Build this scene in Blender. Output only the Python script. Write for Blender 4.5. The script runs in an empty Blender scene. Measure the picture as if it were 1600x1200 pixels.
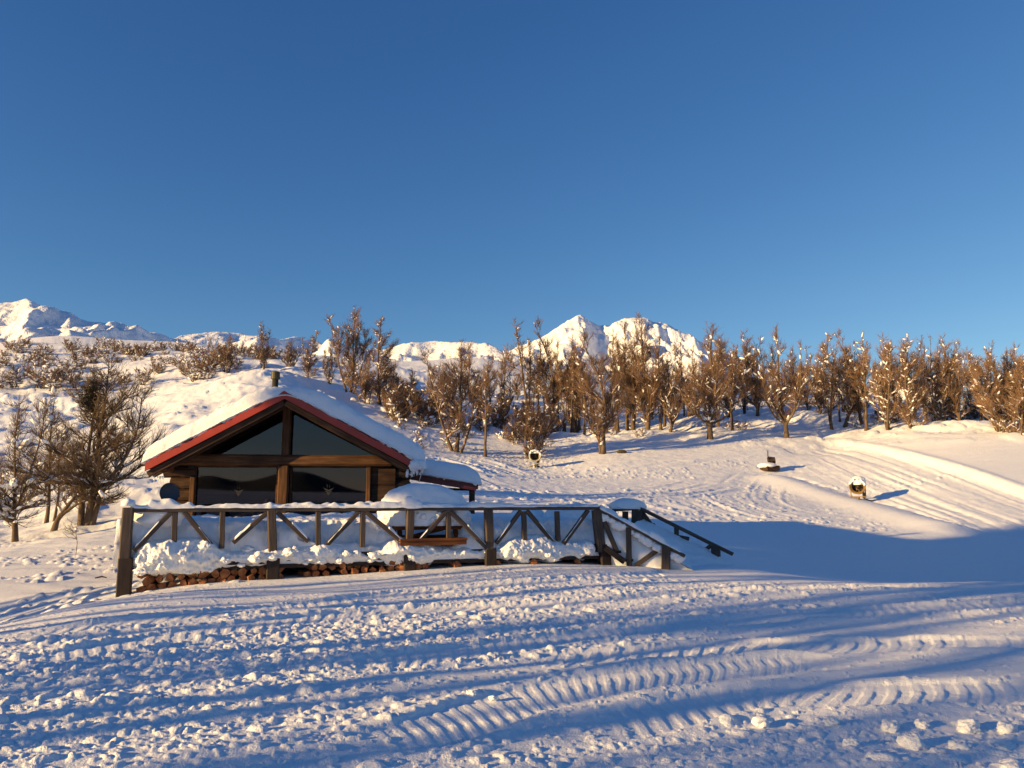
import bpy, math, random
import numpy as np
from mathutils import Vector, Matrix, Euler

R = math.radians
scene = bpy.context.scene
col = scene.collection

# ------------------------------------------------------------------ camera, sky, sun, exposure
F = 1230.0                       # focal length in photo pixels (photo 1600 px wide)
PITCH = R(8.19)
EYE = Vector((0.0, 0.0, 1.6))
cam_data = bpy.data.cameras.new("camera")
cam_data.sensor_width = 36.0
cam_data.lens = 36.0 * F / 1600.0
cam_data.clip_start = 0.1
cam_data.clip_end = 9000.0
cam = bpy.data.objects.new("camera", cam_data)
cam.location = EYE
cam.rotation_euler = (math.pi / 2 + PITCH, 0, 0)
col.objects.link(cam)
scene.camera = cam

SUN_EL = R(10.5)
LX, LY = 0.89, 0.456            # horizontal direction the sunlight travels in
world = bpy.data.worlds.new("World")
scene.world = world
world.use_nodes = True
wn, wl = world.node_tree.nodes, world.node_tree.links
bg = wn["Background"]
sky = wn.new("ShaderNodeTexSky")
sky.sky_type = 'NISHITA'
sky.sun_disc = False
sky.sun_elevation = SUN_EL
sky.sun_rotation = math.atan2(-LX, -LY)
sky.altitude = 1200.0
sky.air_density = 1.0
sky.dust_density = 0.0
sky.ozone_density = 4.0
sep = wn.new("ShaderNodeSeparateColor"); com = wn.new("ShaderNodeCombineColor")
wl.new(sky.outputs[0], sep.inputs[0])
for ch, (gain, power) in enumerate(((1.20, 1.36), (0.74, 1.08), (0.64, 0.80))):   # deep winter blue, a little darker than the model's sky
    a = wn.new("ShaderNodeMath"); a.operation = 'MULTIPLY'; a.inputs[1].default_value = 0.2
    b = wn.new("ShaderNodeMath"); b.operation = 'POWER'; b.inputs[1].default_value = power
    c = wn.new("ShaderNodeMath"); c.operation = 'MULTIPLY'; c.inputs[1].default_value = gain * 5.0
    wl.new(sep.outputs[ch], a.inputs[0]); wl.new(a.outputs[0], b.inputs[0]); wl.new(b.outputs[0], c.inputs[0]); wl.new(c.outputs[0], com.inputs[ch])
wl.new(com.outputs[0], bg.inputs["Color"])
bg.inputs["Strength"].default_value = 0.106

sun_data = bpy.data.lights.new("sun", 'SUN')
sun_data.energy = 4.6
sun_data.angle = R(0.5)
sun_data.color = (1.0, 0.66, 0.27)
sun = bpy.data.objects.new("sun", sun_data)
sun.location = (-60, -40, 40)
sun.rotation_euler = Vector((LX * math.cos(SUN_EL), LY * math.cos(SUN_EL), -math.sin(SUN_EL))).to_track_quat('-Z', 'Y').to_euler()
col.objects.link(sun)

scene.view_settings.view_transform = 'Standard'
scene.view_settings.look = 'None'
scene.view_settings.exposure = 1.0
scene.view_settings.gamma = 1.0
scene.view_settings.use_curve_mapping = False

# ------------------------------------------------------------------ maths: photo pixel <-> world, noise
cp, sp = math.cos(PITCH), math.sin(PITCH)
def ray(px, py):
    u, v = (px - 800.0) / F, (600.0 - py) / F
    return Vector((u, cp - v * sp, sp + v * cp))
def P(px, py, d):
    r = ray(px, py)
    return EYE + r * (d / r.y)

def _hash(ix, iy, seed):
    ix = ix.astype(np.int64); iy = iy.astype(np.int64)
    h = (ix * 374761393 + iy * 668265263 + seed * 982451653) & 0xFFFFFFFF
    h = ((h ^ (h >> 13)) * 1274126177) & 0xFFFFFFFF
    h = ((h ^ (h >> 16)) * 2246822519) & 0xFFFFFFFF
    return ((h ^ (h >> 15)) & 0xFFFFFF) / float(0xFFFFFF)
def vnoise(x, y, seed=0):
    ix, iy = np.floor(x), np.floor(y)
    fx, fy = x - ix, y - iy
    fx = fx * fx * fx * (fx * (fx * 6 - 15) + 10); fy = fy * fy * fy * (fy * (fy * 6 - 15) + 10)
    a, b = _hash(ix, iy, seed), _hash(ix + 1, iy, seed)
    c, d = _hash(ix, iy + 1, seed), _hash(ix + 1, iy + 1, seed)
    return ((a + (b - a) * fx) * (1 - fy) + (c + (d - c) * fx) * fy) * 2 - 1
def fbm(x, y, octv=4, seed=0, gain=0.5):
    s, a, t = 0, 1.0, 0
    for o in range(octv):
        s = s + a * vnoise(x * 2 ** o + 17.3 * o, y * 2 ** o - 9.1 * o, seed + o); t += a; a *= gain
    return s / t
def ridged(x, y, octv=4, seed=0, gain=0.5):
    s, a, t = 0, 1.0, 0
    for o in range(octv):
        s = s + a * (1 - np.abs(vnoise(x * 2 ** o + 7.3 * o, y * 2 ** o - 3.1 * o, seed + o))) ; t += a; a *= gain
    return s / t
def clods(x, y, cell, prob, seed, rmin=0.25, rmax=0.55, flat=0.8):
    """height of half-buried balls of snow, one per cell with probability prob (array or number)"""
    gx, gy = x / cell, y / cell
    ix, iy = np.floor(gx), np.floor(gy)
    best = np.zeros_like(x)
    for ox in (-1, 0, 1):
        for oy in (-1, 0, 1):
            jx, jy = ix + ox, iy + oy
            cx = jx + 0.15 + 0.7 * _hash(jx, jy, seed); cy = jy + 0.15 + 0.7 * _hash(jx, jy, seed + 1)
            rr = rmin + (rmax - rmin) * _hash(jx, jy, seed + 2) ** 1.5
            on = _hash(jx, jy, seed + 3) < prob
            q = rr * rr - (gx - cx) ** 2 - (gy - cy) ** 2
            best = np.maximum(best, np.where(on & (q > 0), np.sqrt(np.maximum(q, 0)), 0))
    return best * cell * flat
def sstep(a, b, x):
    t = np.clip((x - a) / (b - a), 0, 1)
    return t * t * (3 - 2 * t)
def noise3(p, freq, seed=0):
    x, y, z = p[:, 0] * freq, p[:, 1] * freq, p[:, 2] * freq
    return (vnoise(x + z * 0.37, y - z * 0.61, seed) + vnoise(y + 5.2 + x * 0.41, z + 1.7, seed + 7) + vnoise(z - 3.3, x + y * 0.53, seed + 13)) / 1.8

# ------------------------------------------------------------------ terrain: control points (photo pixel, depth in m) and world points
CP = []
def cpx(px, py, d): CP.append(tuple(P(px, py, d)))
for t in [(0, 0, 0), (-4, 0, 0), (4, 0, 0), (0, -10, 0.2), (-10, -10, 0.6), (10, -10, 0.3), (0, 4, 0), (5, 5, 0.02), (-4, 5, 0), (0, 8, 0.0), (5, 9, 0.05),
          (-4, 9, 0.02), (10, 10, 0.1), (-8, 8, -0.15), (0, 12, 0.0), (-6.5, 12.4, -0.02), (-10, 11.5, -0.75), (-10, 14, -1.0), (-16, 14, -1.0),
          (5, 14.5, 0.05), (9.5, 15, 0.06), (15, 16, 0.05), (-4, 13.5, 0.02), (0.5, 15.5, 0.15), (-7, 16, -0.1), (-2, 18, 0.2), (4, 17.5, 0.03), (5, 19, 0.05),
          (8, 19, -0.35), (13, 20, -0.45), (18, 24, -0.5), (10, 25, -0.3), (-25, 2, 1.0), (-40, -20, 3.0), (0, -40, 2.0), (40, -20, 0), (30, 10, 0), (45, 30, 0.0), (-40, 20, 3.0),
          (-5, 21, 0.2), (-5, 27, 0.8), (0, 24, 0.4), (-9.5, 22, 0.0)]:
    CP.append(t)
for t in [(100, 915, 17.5), (0, 925, 17), (60, 850, 25), (130, 822, 30), (30, 850, 28), (220, 800, 33), (100, 760, 42), (240, 700, 48), (100, 690, 52), (0, 660, 62),
          (250, 610, 74), (330, 600, 72), (420, 588, 72), (0, 575, 90), (100, 585, 86), (200, 562, 98), (380, 562, 98), (0, 545, 110), (300, 540, 130), (100, 525, 130),
          (1100, 822, 34), (1250, 822, 35), (1500, 838, 33), (1600, 850, 31), (1338, 790, 44), (1205, 738, 54), (1300, 692, 66), (1230, 686, 66), (1109, 689, 65), (940, 709, 60),
          (1450, 676, 62), (1350, 680, 66), (1600, 682, 58), (1500, 720, 52), (1600, 775, 43), (1480, 760, 46),
          (760, 722, 54), (700, 706, 58), (835, 732, 55), (770, 772, 38), (880, 775, 40), (1010, 795, 37), (1100, 760, 47), (620, 660, 64), (650, 620, 82), (560, 640, 66), (480, 610, 72),
          (1000, 674, 72), (870, 672, 74), (1044, 680, 70), (1320, 664, 70), (1390, 674, 66), (1200, 645, 84), (1100, 650, 84), (950, 640, 90), (1300, 640, 84), (1450, 655, 80), (1600, 660, 75),
          (700, 610, 100), (620, 570, 140), (760, 575, 140), (900, 600, 130), (1100, 625, 120), (1350, 625, 120), (1600, 640, 110), (1800, 680, 70), (2000, 760, 50), (-300, 760, 40), (-300, 600, 80), (-200, 540, 130)]:
    cpx(*t)
CP = np.array(CP)
def _warp(x, y):
    r = np.sqrt(x * x + y * y) + 1e-6
    k = np.where(r > 190, 190.0 / r, 1.0)
    x, y, r = x * k, y * k, np.minimum(r, 190.0)
    s = 30.0 * np.log1p(r / 30.0) / r      # nearer control points are closer together: even them out
    return x * s, y * s
cxw, cyw = _warp(CP[:, 0], CP[:, 1])
def _ker(dx, dy): return np.sqrt(dx * dx + dy * dy + 1.2)
_A = _ker(cxw[:, None] - cxw[None], cyw[:, None] - cyw[None])
_n = len(CP)
_M = np.zeros((_n + 1, _n + 1)); _M[:_n, :_n] = _A + np.eye(_n) * (-0.05); _M[_n, :_n] = 1; _M[:_n, _n] = 1
_W = np.linalg.solve(_M, np.append(CP[:, 2], 0.0))
def macro(x, y):
    x = np.asarray(x, float); y = np.asarray(y, float)
    shp = x.shape; x = x.ravel(); y = y.ravel()
    out = np.empty(len(x))
    for i in range(0, len(x), 60000):
        wx, wy = _warp(x[i:i + 60000], y[i:i + 60000])
        out[i:i + 60000] = _ker(wx[:, None] - cxw[None], wy[:, None] - cyw[None]) @ _W[:_n] + _W[_n]
    r = np.sqrt(x * x + y * y)
    out = out * np.where(r > 190, 1 + np.minimum(r - 190, 1500) * 0.0006, 1) 
    # unseen snowy bank left of the camera, added to shade the bowl
    s = x * LX + y * LY; w = -x * LY + y * LX
    out = out + SHADE_BANK_H * np.exp(-((s + 18) / 6.0) ** 2 - ((w - 11.7) / 1.7) ** 2)
    return out.reshape(shp)
SHADE_BANK_H = 2.0

def G(px, py, dmin=3.0, dmax=180.0):
    """world point where the photo pixel meets the terrain"""
    r = ray(px, py); r = r / r.y
    ds = np.exp(np.linspace(math.log(dmin), math.log(dmax), 700))
    z = EYE.z + r.z * ds
    h = macro(r.x * ds, ds)
    below = np.nonzero(z < h)[0]
    if len(below) == 0: return P(px, py, 70.0)
    d = ds[below[0]]
    return Vector((r.x * d, d, float(macro(np.array([r.x * d]), np.array([d]))[0])))
def Hxy(x, y): return float(macro(np.array([float(x)]), np.array([float(y)]))[0])

def polydist(x, y, pts):
    """(distance along, signed distance across) to a polyline of world xy points"""
    best = np.full(x.shape, 1e9); u = np.zeros_like(x); sg = np.zeros_like(x); acc = 0.0
    for (ax, ay), (bx, by) in zip(pts[:-1], pts[1:]):
        dx, dy = bx - ax, by - ay; L = math.hypot(dx, dy)
        t = np.clip(((x - ax) * dx + (y - ay) * dy) / (L * L), 0, 1)
        qx, qy = x - ax - t * dx, y - ay - t * dy
        d = np.hypot(qx, qy)
        m = d < best
        best = np.where(m, d, best); u = np.where(m, acc + t * L, u)
        sg = np.where(m, np.where(dx * qy - dy * qx >= 0, d, -d), sg); acc += L
    return u, sg, acc
def smooth_poly(pts, n=6):
    out = []
    for i in range(len(pts) - 1):
        p0 = pts[max(i - 1, 0)]; p1 = pts[i]; p2 = pts[i + 1]; p3 = pts[min(i + 2, len(pts) - 1)]
        for k in range(n):
            t = k / n
            out.append(tuple(0.5 * (2 * b + (c - a) * t + (2 * a - 5 * b + 4 * c - d) * t * t + (-a + 3 * b - 3 * c + d) * t ** 3) for a, b, c, d in zip(p0, p1, p2, p3)))
    out.append(tuple(pts[-1]))
    return out
def gpoly(pix, n=5): return smooth_poly([tuple(G(*p))[:2] for p in pix], n)

# tread belts left by the groomer: (photo pixels along it, half width m, bar spacing m, amplitude m, bar slant)
TREADS = [([(0, 1000), (330, 960), (620, 930), (900, 905), (1130, 893)], 0.32, 0.20, 0.03, 0.0),
          ([(0, 1045), (300, 990), (600, 958), (900, 943), (1180, 925), (1600, 912)], 0.32, 0.20, 0.03, 0.0),
          ([(820, 1035), (1130, 1012), (1350, 1008), (1700, 1003)], 0.34, 0.24, 0.05, 0.05),
          ([(560, 1180), (850, 1085), (1080, 1050), (1330, 1030)], 0.36, 0.15, 0.026, 0.1),
          ([(900, 1145), (1150, 1090), (1350, 1085), (1700, 1075)], 0.34, 0.20, 0.036, 0.05),
          ([(500, 1050), (800, 1010), (1050, 980), (1400, 955), (1700, 940)], 0.34, 0.18, 0.03, 0.1)]
TREADS = [(gpoly(p),) + tuple(r) for p, *r in TREADS]
# grooming passes on the far piste: (pixels, half width, amplitude)
PASSES = [([(1290, 694), (1210, 712), (1140, 742), (1110, 770), (1150, 795), (1260, 818)], 5.0, 0.09),
          ([(1240, 694), (1300, 705), (1420, 745), (1600, 812), (1700, 850)], 5.5, 0.12),
          ([(690, 712), (780, 738), (880, 772), (1010, 800), (1100, 818)], 4.5, 0.17),
          ([(1250, 700), (1100, 722), (950, 745), (800, 752), (730, 745)], 5.0, 0.13),
          ([(740, 790), (900, 780), (1050, 770), (1130, 752)], 3.0, 0.12)]
PASSES = [(gpoly(p),) + tuple(r) for p, *r in PASSES]
BERM = gpoly([(1190, 742), (1260, 765), (1345, 795), (1430, 818), (1530, 840)])
MOUND = gpoly([(1300, 690), (1400, 713), (1500, 742), (1610, 780)])

def detail(x, y):
    r = np.hypot(x, y)
    z = np.zeros_like(x)
    s = x * LX + y * LY; w = -x * LY + y * LX
    ca, sa = math.cos(R(20)), math.sin(R(20))
    u, v = x * ca + y * sa, -x * sa + y * ca            # along / across the way the groomer drives
    # how far into the churned foreground a point is (its far edge is the brow in front of the deck)
    brow = 14.5 + 0.33 * (x + 7) + 0.4 * vnoise(x * 0.4, y * 0.1, 5)
    brow = np.where(x > 3.0, np.minimum(brow, 15.3), brow); brow = np.where(x < -7.3, np.minimum(brow, 13.2 + 0.5 * (x + 7.3)), brow)
    fore = 1 - sstep(brow - 0.8, brow + 0.5, y)
    fore = fore * (1 - sstep(24, 30, r))
    m = fore > 0.001
    xm, ym, um, vm = x[m], y[m], u[m], v[m]
    f = fore[m]
    zz = 0.042 * fbm(um * 0.22, vm * 0.8, 3, 11) + 0.022 * fbm(um * 0.8, vm * 2.6, 3, 21)
    # churned zone mask: the middle band and the near left
    churn = 0.22 + 0.75 * fbm(um * 0.16 + 3.1, vm * 0.5, 2, 31)
    cd = np.hypot((um - 2.0) / 7.0, (vm - 9.2) / 2.4)
    churn = churn + 0.75 * np.exp(-cd ** 2) + 0.45 * sstep(-0.5, -3.5, xm) * sstep(10.5, 8, ym)
    tmask = np.zeros_like(xm); tz = np.zeros_like(xm)
    for pts, hw, sp_, amp, sl in TREADS:
        tu, tv, L = polydist(xm, ym, pts)
        k = (1 - sstep(hw * 0.85, hw * 1.05, np.abs(tv))) * sstep(0, 0.8, tu) * (1 - sstep(L - 0.8, L, tu))
        k = k * np.clip(1.0 - 1.1 * sstep(0.1, 0.6, vnoise(tu * 0.33 + sl * 50, tv * 0.6, 61)), 0.1, 1)
        wob = 0.022 * vnoise(tu * 1.2, tv * 3, 62)
        bars = np.cos(2 * math.pi * (tu + wob - 0.65 * tv + sl * np.abs(tv)) / sp_)
        bars = np.clip(bars * 1.5, -0.6, 0.8) + 0.5 * fbm(xm * 7, ym * 7, 3, 65)
        tz = np.where(k > tmask, 0.22 * amp * bars * (0.75 + 0.45 * vnoise(tu * 3, tv * 5, 63)) - 0.02, tz)
        tmask = np.maximum(tmask, k)
        edge = np.exp(-((np.abs(tv) - hw * 1.2) / 0.09) ** 2) * sstep(0, 0.8, tu) * (1 - sstep(L - 0.8, L, tu))
        zz = zz + edge * (0.025 + 0.03 * vnoise(tu * 1.7, tv, 64))
        churn = churn + 0.25 * edge
    churn = np.clip(churn, 0, 1) * (1 - 0.85 * tmask)
    pr = np.clip(churn - 0.15, 0, 1)
    jx = xm + 0.03 * vnoise(xm * 9, ym * 9, 43); jy = ym + 0.03 * vnoise(xm * 9 + 31, ym * 9, 44)
    c = np.maximum(clods(jx, jy, 0.26, pr * 0.16, 101, 0.15, 0.42, 0.65), clods(jx + 3.3, jy, 0.16, pr * 0.42, 111, 0.18, 0.5, 0.65))
    c = np.maximum(c, clods(jx, jy + 7.7, 0.10, pr * 0.65, 121, 0.2, 0.5, 0.7))
    crumb = clods(jx, jy, 0.06, 0.10 + 0.5 * churn, 141)
    zz = zz + c * (0.55 + 0.35 * np.exp(-cd ** 2)) + crumb * 0.45 + 0.018 * fbm(xm * 4, ym * 4, 4, 41, 0.6) * (0.25 + churn)
    # fine combed lines along the drive
    zz = zz + 0.010 * vnoise(um * 0.7, vm * 11, 51) * (1 - churn)
    zz = zz * (1 - 0.6 * tmask) + tz * tmask
    z[m] += zz * f
    # the smooth bank just below the deck with crumbs
    # mid and far ground
    mid = (1 - fore)
    m = mid > 0.001
    xm, ym, rm, f = x[m], y[m], r[m], mid[m]
    zz = np.zeros_like(xm)
    # smooth bowl right of the deck
    bowl = sstep(2.5, 5, xm) * (1 - sstep(31, 35, ym))
    az = xm / np.maximum(ym, 1.0)
    lefth = 1 - sstep(-0.34, -0.16, az + 0.03 * vnoise(rm * 0.1, az * 3, 75))   # the hillside left of the cabin
    back = sstep(62, 72, rm)                           # rough snow under the trees
    rough = np.clip(lefth + back, 0, 1) * (ym > 0) * (1 - sstep(100, 150, rm))
    near = (1 - sstep(26, 40, rm))
    zz += rough * (0.9 * fbm(xm * 0.10, ym * 0.10, 3, 71) + 0.34 * fbm(xm * 0.40, ym * 0.40, 4, 72)) * sstep(22, 40, rm)
    wx = xm + 0.5 * vnoise(xm * 0.8, ym * 0.8, 76); wy = ym + 0.5 * vnoise(xm * 0.8 + 9, ym * 0.8, 77)
    zz += rough * (0.6 * clods(wx, wy, 2.3, 0.40 * sstep(-0.3, 0.5, vnoise(xm * 0.07, ym * 0.07, 78)), 151, 0.25, 0.5, 0.45) + 0.7 * clods(wx, wy, 1.0, 0.22, 161, 0.2, 0.5, 0.5)) * sstep(30, 48, rm)
    zz += lefth * near * (0.10 * fbm(xm * 0.35, ym * 0.8, 3, 73) + clods(xm, ym, 0.28, 0.5 * sstep(0.15, 0.5, vnoise(xm * 0.35, ym * 0.6, 74)), 171) * 0.6) 
    pm = np.zeros_like(xm); pz = np.zeros_like(xm)
    onp = (rm > 26) & (rm < 110) & (az > -0.24) & (az < 0.9)
    xo, yo = xm[onp], ym[onp]
    a_pm = np.zeros_like(xo); a_pz = np.zeros_like(xo)
    for pts, hw, amp in PASSES:
        tu, tv, L = polydist(xo, yo, pts)
        k = (1 - sstep(hw * 0.6, hw, np.abs(tv))) * sstep(0, 3, tu) * (1 - sstep(L - 3, L, tu))
        ln = 0.7 * vnoise(tu * 0.03, tv * 0.8, 81) + 0.8 * vnoise(tu * 0.05, tv * 2.1, 82) + 0.7 * vnoise(tu * 0.12, tv * 4.2, 83)
        a_pz = a_pz * (1 - k) + k * amp * ln * 0.42
        a_pm = np.maximum(a_pm, k)
    cr = clods(xo, yo, 0.30, 0.30 * sstep(-0.1, 0.5, vnoise(xo * 0.12, yo * 0.25, 84)), 181) * 0.55 + 0.03 * fbm(xo * 2.2, yo * 2.2, 3, 87)
    mu, mv, mL = polydist(xo, yo, MOUND)
    smooth = sstep(0.0, 1.0, mv) * sstep(0.15, 0.22, xo / yo)
    bz = 0.30 * sstep(-0.6, 0.8, mv) * sstep(0, 6, mu) * (1 - smooth * 0) + 0.22 * np.exp(-((mv - 0.2) / 0.5) ** 2) * sstep(0, 4, mu)
    bu, bv, bL = polydist(xo, yo, BERM)
    bk = sstep(0, 2, bu) * (1 - sstep(bL - 3, bL, bu))
    bh = 0.32 * np.exp(-((bv + 0.2) / 1.3) ** 2) * bk
    trench = -0.22 * np.exp(-((bv - 1.5) / 0.3) ** 2) * bk * (0.4 + 0.6 * vnoise(bu * 1.6, bv, 85))
    sm2 = np.exp(-((bv + 0.6) / 1.3) ** 4) * bk
    piste = (a_pz + cr) * (1 - smooth) * (1 - sm2) + 0.10 * fbm(xo * 0.12, yo * 0.12, 2, 86)
    z_on = (piste + bz * sstep(26, 32, np.hypot(xo, yo)) + bh + trench) * (1 - sstep(58, 66, np.hypot(xo, yo)) * 0.3)
    zz[onp] += z_on * (1 - sstep(72, 95, np.hypot(xo, yo))) * sstep(30, 36, yo) * sstep(-0.23, -0.1, xo / yo)
    zz += 0.05 * fbm(xm * 0.3, ym * 0.3, 2, 91) * bowl + 0.015 * fbm(xm * 0.6, ym * 2.0, 2, 92)
    far = sstep(100, 150, rm)
    zz += far * 3.0 * fbm(xm * 0.02, ym * 0.02, 4, 93)
    z[m] += zz * f
    return z

# ------------------------------------------------------------------ mesh helpers
def link(o): col.objects.link(o); return o
def tag(o, label=None, cat=None, group=None, kind=None):
    if label: o["label"] = label
    if cat: o["category"] = cat
    if group: o["group"] = group
    if kind: o["kind"] = kind
    return o
def empty(name, loc, rz=0.0):
    o = bpy.data.objects.new(name, None)
    o.location = loc; o.rotation_euler = (0, 0, rz); o.empty_display_size = 0.3
    return link(o)
def mesh_np(name, verts, faces, mats, smooth=False, fmat=None):
    """verts (n,3); faces: (m,k) array of one polygon size or a list of such arrays"""
    if not isinstance(faces, (list, tuple)): faces = [faces]
    faces = [np.asarray(f, np.int32) for f in faces if len(f)]
    me = bpy.data.meshes.new(name)
    me.vertices.add(len(verts)); me.vertices.foreach_set("co", np.asarray(verts, np.float32).ravel())
    nl = sum(f.size for f in faces); nf = sum(len(f) for f in faces)
    me.loops.add(nl); me.loops.foreach_set("vertex_index", np.concatenate([f.ravel() for f in faces]))
    me.polygons.add(nf)
    tot = np.concatenate([np.full(len(f), f.shape[1], np.int32) for f in faces])
    st = np.concatenate([[0], np.cumsum(tot)[:-1]]).astype(np.int32)
    me.polygons.foreach_set("loop_start", st)
    try: me.polygons.foreach_set("loop_total", tot)
    except Exception: pass
    me.polygons.foreach_set("use_smooth", np.full(nf, bool(smooth)))
    for m in (mats if isinstance(mats, (list, tuple)) else [mats]): me.materials.append(m)
    if fmat is not None: me.polygons.foreach_set("material_index", np.asarray(fmat, np.int32))
    me.update(calc_edges=True); me.validate()
    return me
def obj(name, me, parent=None, mat=None):
    o = bpy.data.objects.new(name, me)
    if parent is not None: o.parent = parent
    if mat is not None: o.matrix_basis = mat
    return link(o)

_t = (1 + 5 ** 0.5) / 2
ICO_V = np.array([(-1, _t, 0), (1, _t, 0), (-1, -_t, 0), (1, -_t, 0), (0, -1, _t), (0, 1, _t), (0, -1, -_t), (0, 1, -_t), (_t, 0, -1), (_t, 0, 1), (-_t, 0, -1), (-_t, 0, 1)], float)
ICO_V /= np.linalg.norm(ICO_V[0])
ICO_F = np.array([(0, 11, 5), (0, 5, 1), (0, 1, 7), (0, 7, 10), (0, 10, 11), (1, 5, 9), (5, 11, 4), (11, 10, 2), (10, 7, 6), (7, 1, 8), (3, 9, 4), (3, 4, 2), (3, 2, 6), (3, 6, 8), (3, 8, 9), (4, 9, 5), (2, 4, 11), (6, 2, 10), (8, 6, 7), (9, 8, 1)])
def _subdiv(v, f):
    v = [tuple(a) for a in v]; cache = {}; out = []
    def mid(a, b):
        k = (min(a, b), max(a, b))
        if k not in cache:
            m = np.array(v[a]) + np.array(v[b]); m /= np.linalg.norm(m); v.append(tuple(m)); cache[k] = len(v) - 1
        return cache[k]
    for a, b, c in f:
        x, y, z = mid(a, b), mid(b, c), mid(c, a)
        out += [(a, x, z), (b, y, x), (c, z, y), (x, y, z)]
    return np.array(v), np.array(out)
ICO1 = _subdiv(ICO_V, ICO_F); ICO2 = _subdiv(*ICO1); ICO3 = _subdiv(*ICO2); ICO4 = _subdiv(*ICO3)

class MB:
    """collects shapes into one mesh"""
    def __init__(s): s.v = []; s.q = []; s.t = []; s.n = 0; s.ng = []
    def add(s, v, q=None, t=None, ng=None):
        s.v.append(np.asarray(v, float).reshape(-1, 3))
        if q is not None and len(q): s.q.append(np.asarray(q) + s.n)
        if t is not None and len(t): s.t.append(np.asarray(t) + s.n)
        if ng is not None:
            for g in ng: s.ng.append(np.asarray([g]) + s.n)
        s.n += len(s.v[-1])
    def box(s, c, size, rz=0.0, ch=0.0):
        sx, sy, sz = [a / 2 for a in size]
        v = np.array([(x, y, z) for z in (-sz, sz) for y in (-sy, sy) for x in (-sx, sx)])
        if rz: v = v @ np.array([(math.cos(rz), math.sin(rz), 0), (-math.sin(rz), math.cos(rz), 0), (0, 0, 1)])
        s.add(v + np.array(c), [(0, 2, 3, 1), (4, 5, 7, 6), (0, 1, 5, 4), (2, 6, 7, 3), (0, 4, 6, 2), (1, 3, 7, 5)])
    def beam(s, p0, p1, w, h, up=(0, 0, 1), ch=0.12, wob=0.0, seg=1):
        """chamfered timber from p0 to p1, w across, h along 'up'"""
        p0, p1 = Vector(p0), Vector(p1); d = (p1 - p0).normalized(); up = Vector(up)
        side = d.cross(up)
        if side.length < 1e-3: side = d.cross(Vector((0, 1, 0)))
        side.normalize(); top = side.cross(d).normalized()
        c = min(w, h) * ch; a, b = w / 2, h / 2
        prof = [(a - c, b), (a, b - c), (a, -b + c), (a - c, -b), (-a + c, -b), (-a, -b + c), (-a, b - c), (-a + c, b)]
        V = []
        for i in range(seg + 1):
            o = p0.lerp(p1, i / seg)
            if wob and 0 < i < seg: o = o + side * random.uniform(-wob, wob) + top * random.uniform(-wob, wob)
            V += [tuple(o + side * x + top * y) for x, y in prof]
        Q = [(k * 8 + i, k * 8 + (i + 1) % 8, k * 8 + 8 + (i + 1) % 8, k * 8 + 8 + i) for k in range(seg) for i in range(8)]
        s.add(V, Q, ng=[tuple(range(8)), tuple(range(seg * 8 + 7, seg * 8 - 1, -1))])
    def tube(s, pts, rad, n=8, cap=True):
        pts = [Vector(p) for p in pts]
        if not hasattr(rad, "__len__"): rad = [rad] * len(pts)
        V = []; ref = None
        for i, p in enumerate(pts):
            d = (pts[min(i + 1, len(pts) - 1)] - pts[max(i - 1, 0)]).normalized()
            if ref is None: ref = d.orthogonal().normalized()
            a = (ref - d * ref.dot(d)).normalized(); b = d.cross(a); ref = a
            V += [tuple(p + (a * math.cos(2 * math.pi * k / n) + b * math.sin(2 * math.pi * k / n)) * rad[i]) for k in range(n)]
        m = len(pts)
        Q = [(j * n + k, j * n + (k + 1) % n, (j + 1) * n + (k + 1) % n, (j + 1) * n + k) for j in range(m - 1) for k in range(n)]
        s.add(V, Q, ng=[tuple(range(n - 1, -1, -1)), tuple(range((m - 1) * n, m * n))] if cap else None)
    def blob(s, c, rad, amp=0.15, freq=2.0, ico=ICO2, seed=0, rot=None, flatb=None):
        v = ico[0].copy()
        k = 1 + amp * noise3(v * 1.0 + seed * 3.7, freq, seed) + amp * 0.5 * noise3(v + seed * 1.3, freq * 2.3, seed + 3)
        v = v * k[:, None]
        if flatb is not None: v[:, 2] = np.maximum(v[:, 2], flatb)
        v = v * np.array(rad)
        if rot is not None: v = v @ np.array(rot).T
        s.add(v + np.array(c), t=ico[1])
    def sheet(s, pts):
        """(a,b,3) grid"""
        a, b = pts.shape[:2]
        i = np.arange(a * b).reshape(a, b)
        s.add(pts.reshape(-1, 3), np.stack([i[:-1, :-1], i[1:, :-1], i[1:, 1:], i[:-1, 1:]], -1).reshape(-1, 4))
    def build(s, name, mat, parent=None, smooth=False, m=None):
        fs = []
        if s.q: fs.append(np.concatenate(s.q))
        if s.t: fs.append(np.concatenate(s.t))
        fs += s.ng
        me = mesh_np(name, np.concatenate(s.v), fs, mat, smooth)
        return obj(name, me, parent, m)

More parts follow.
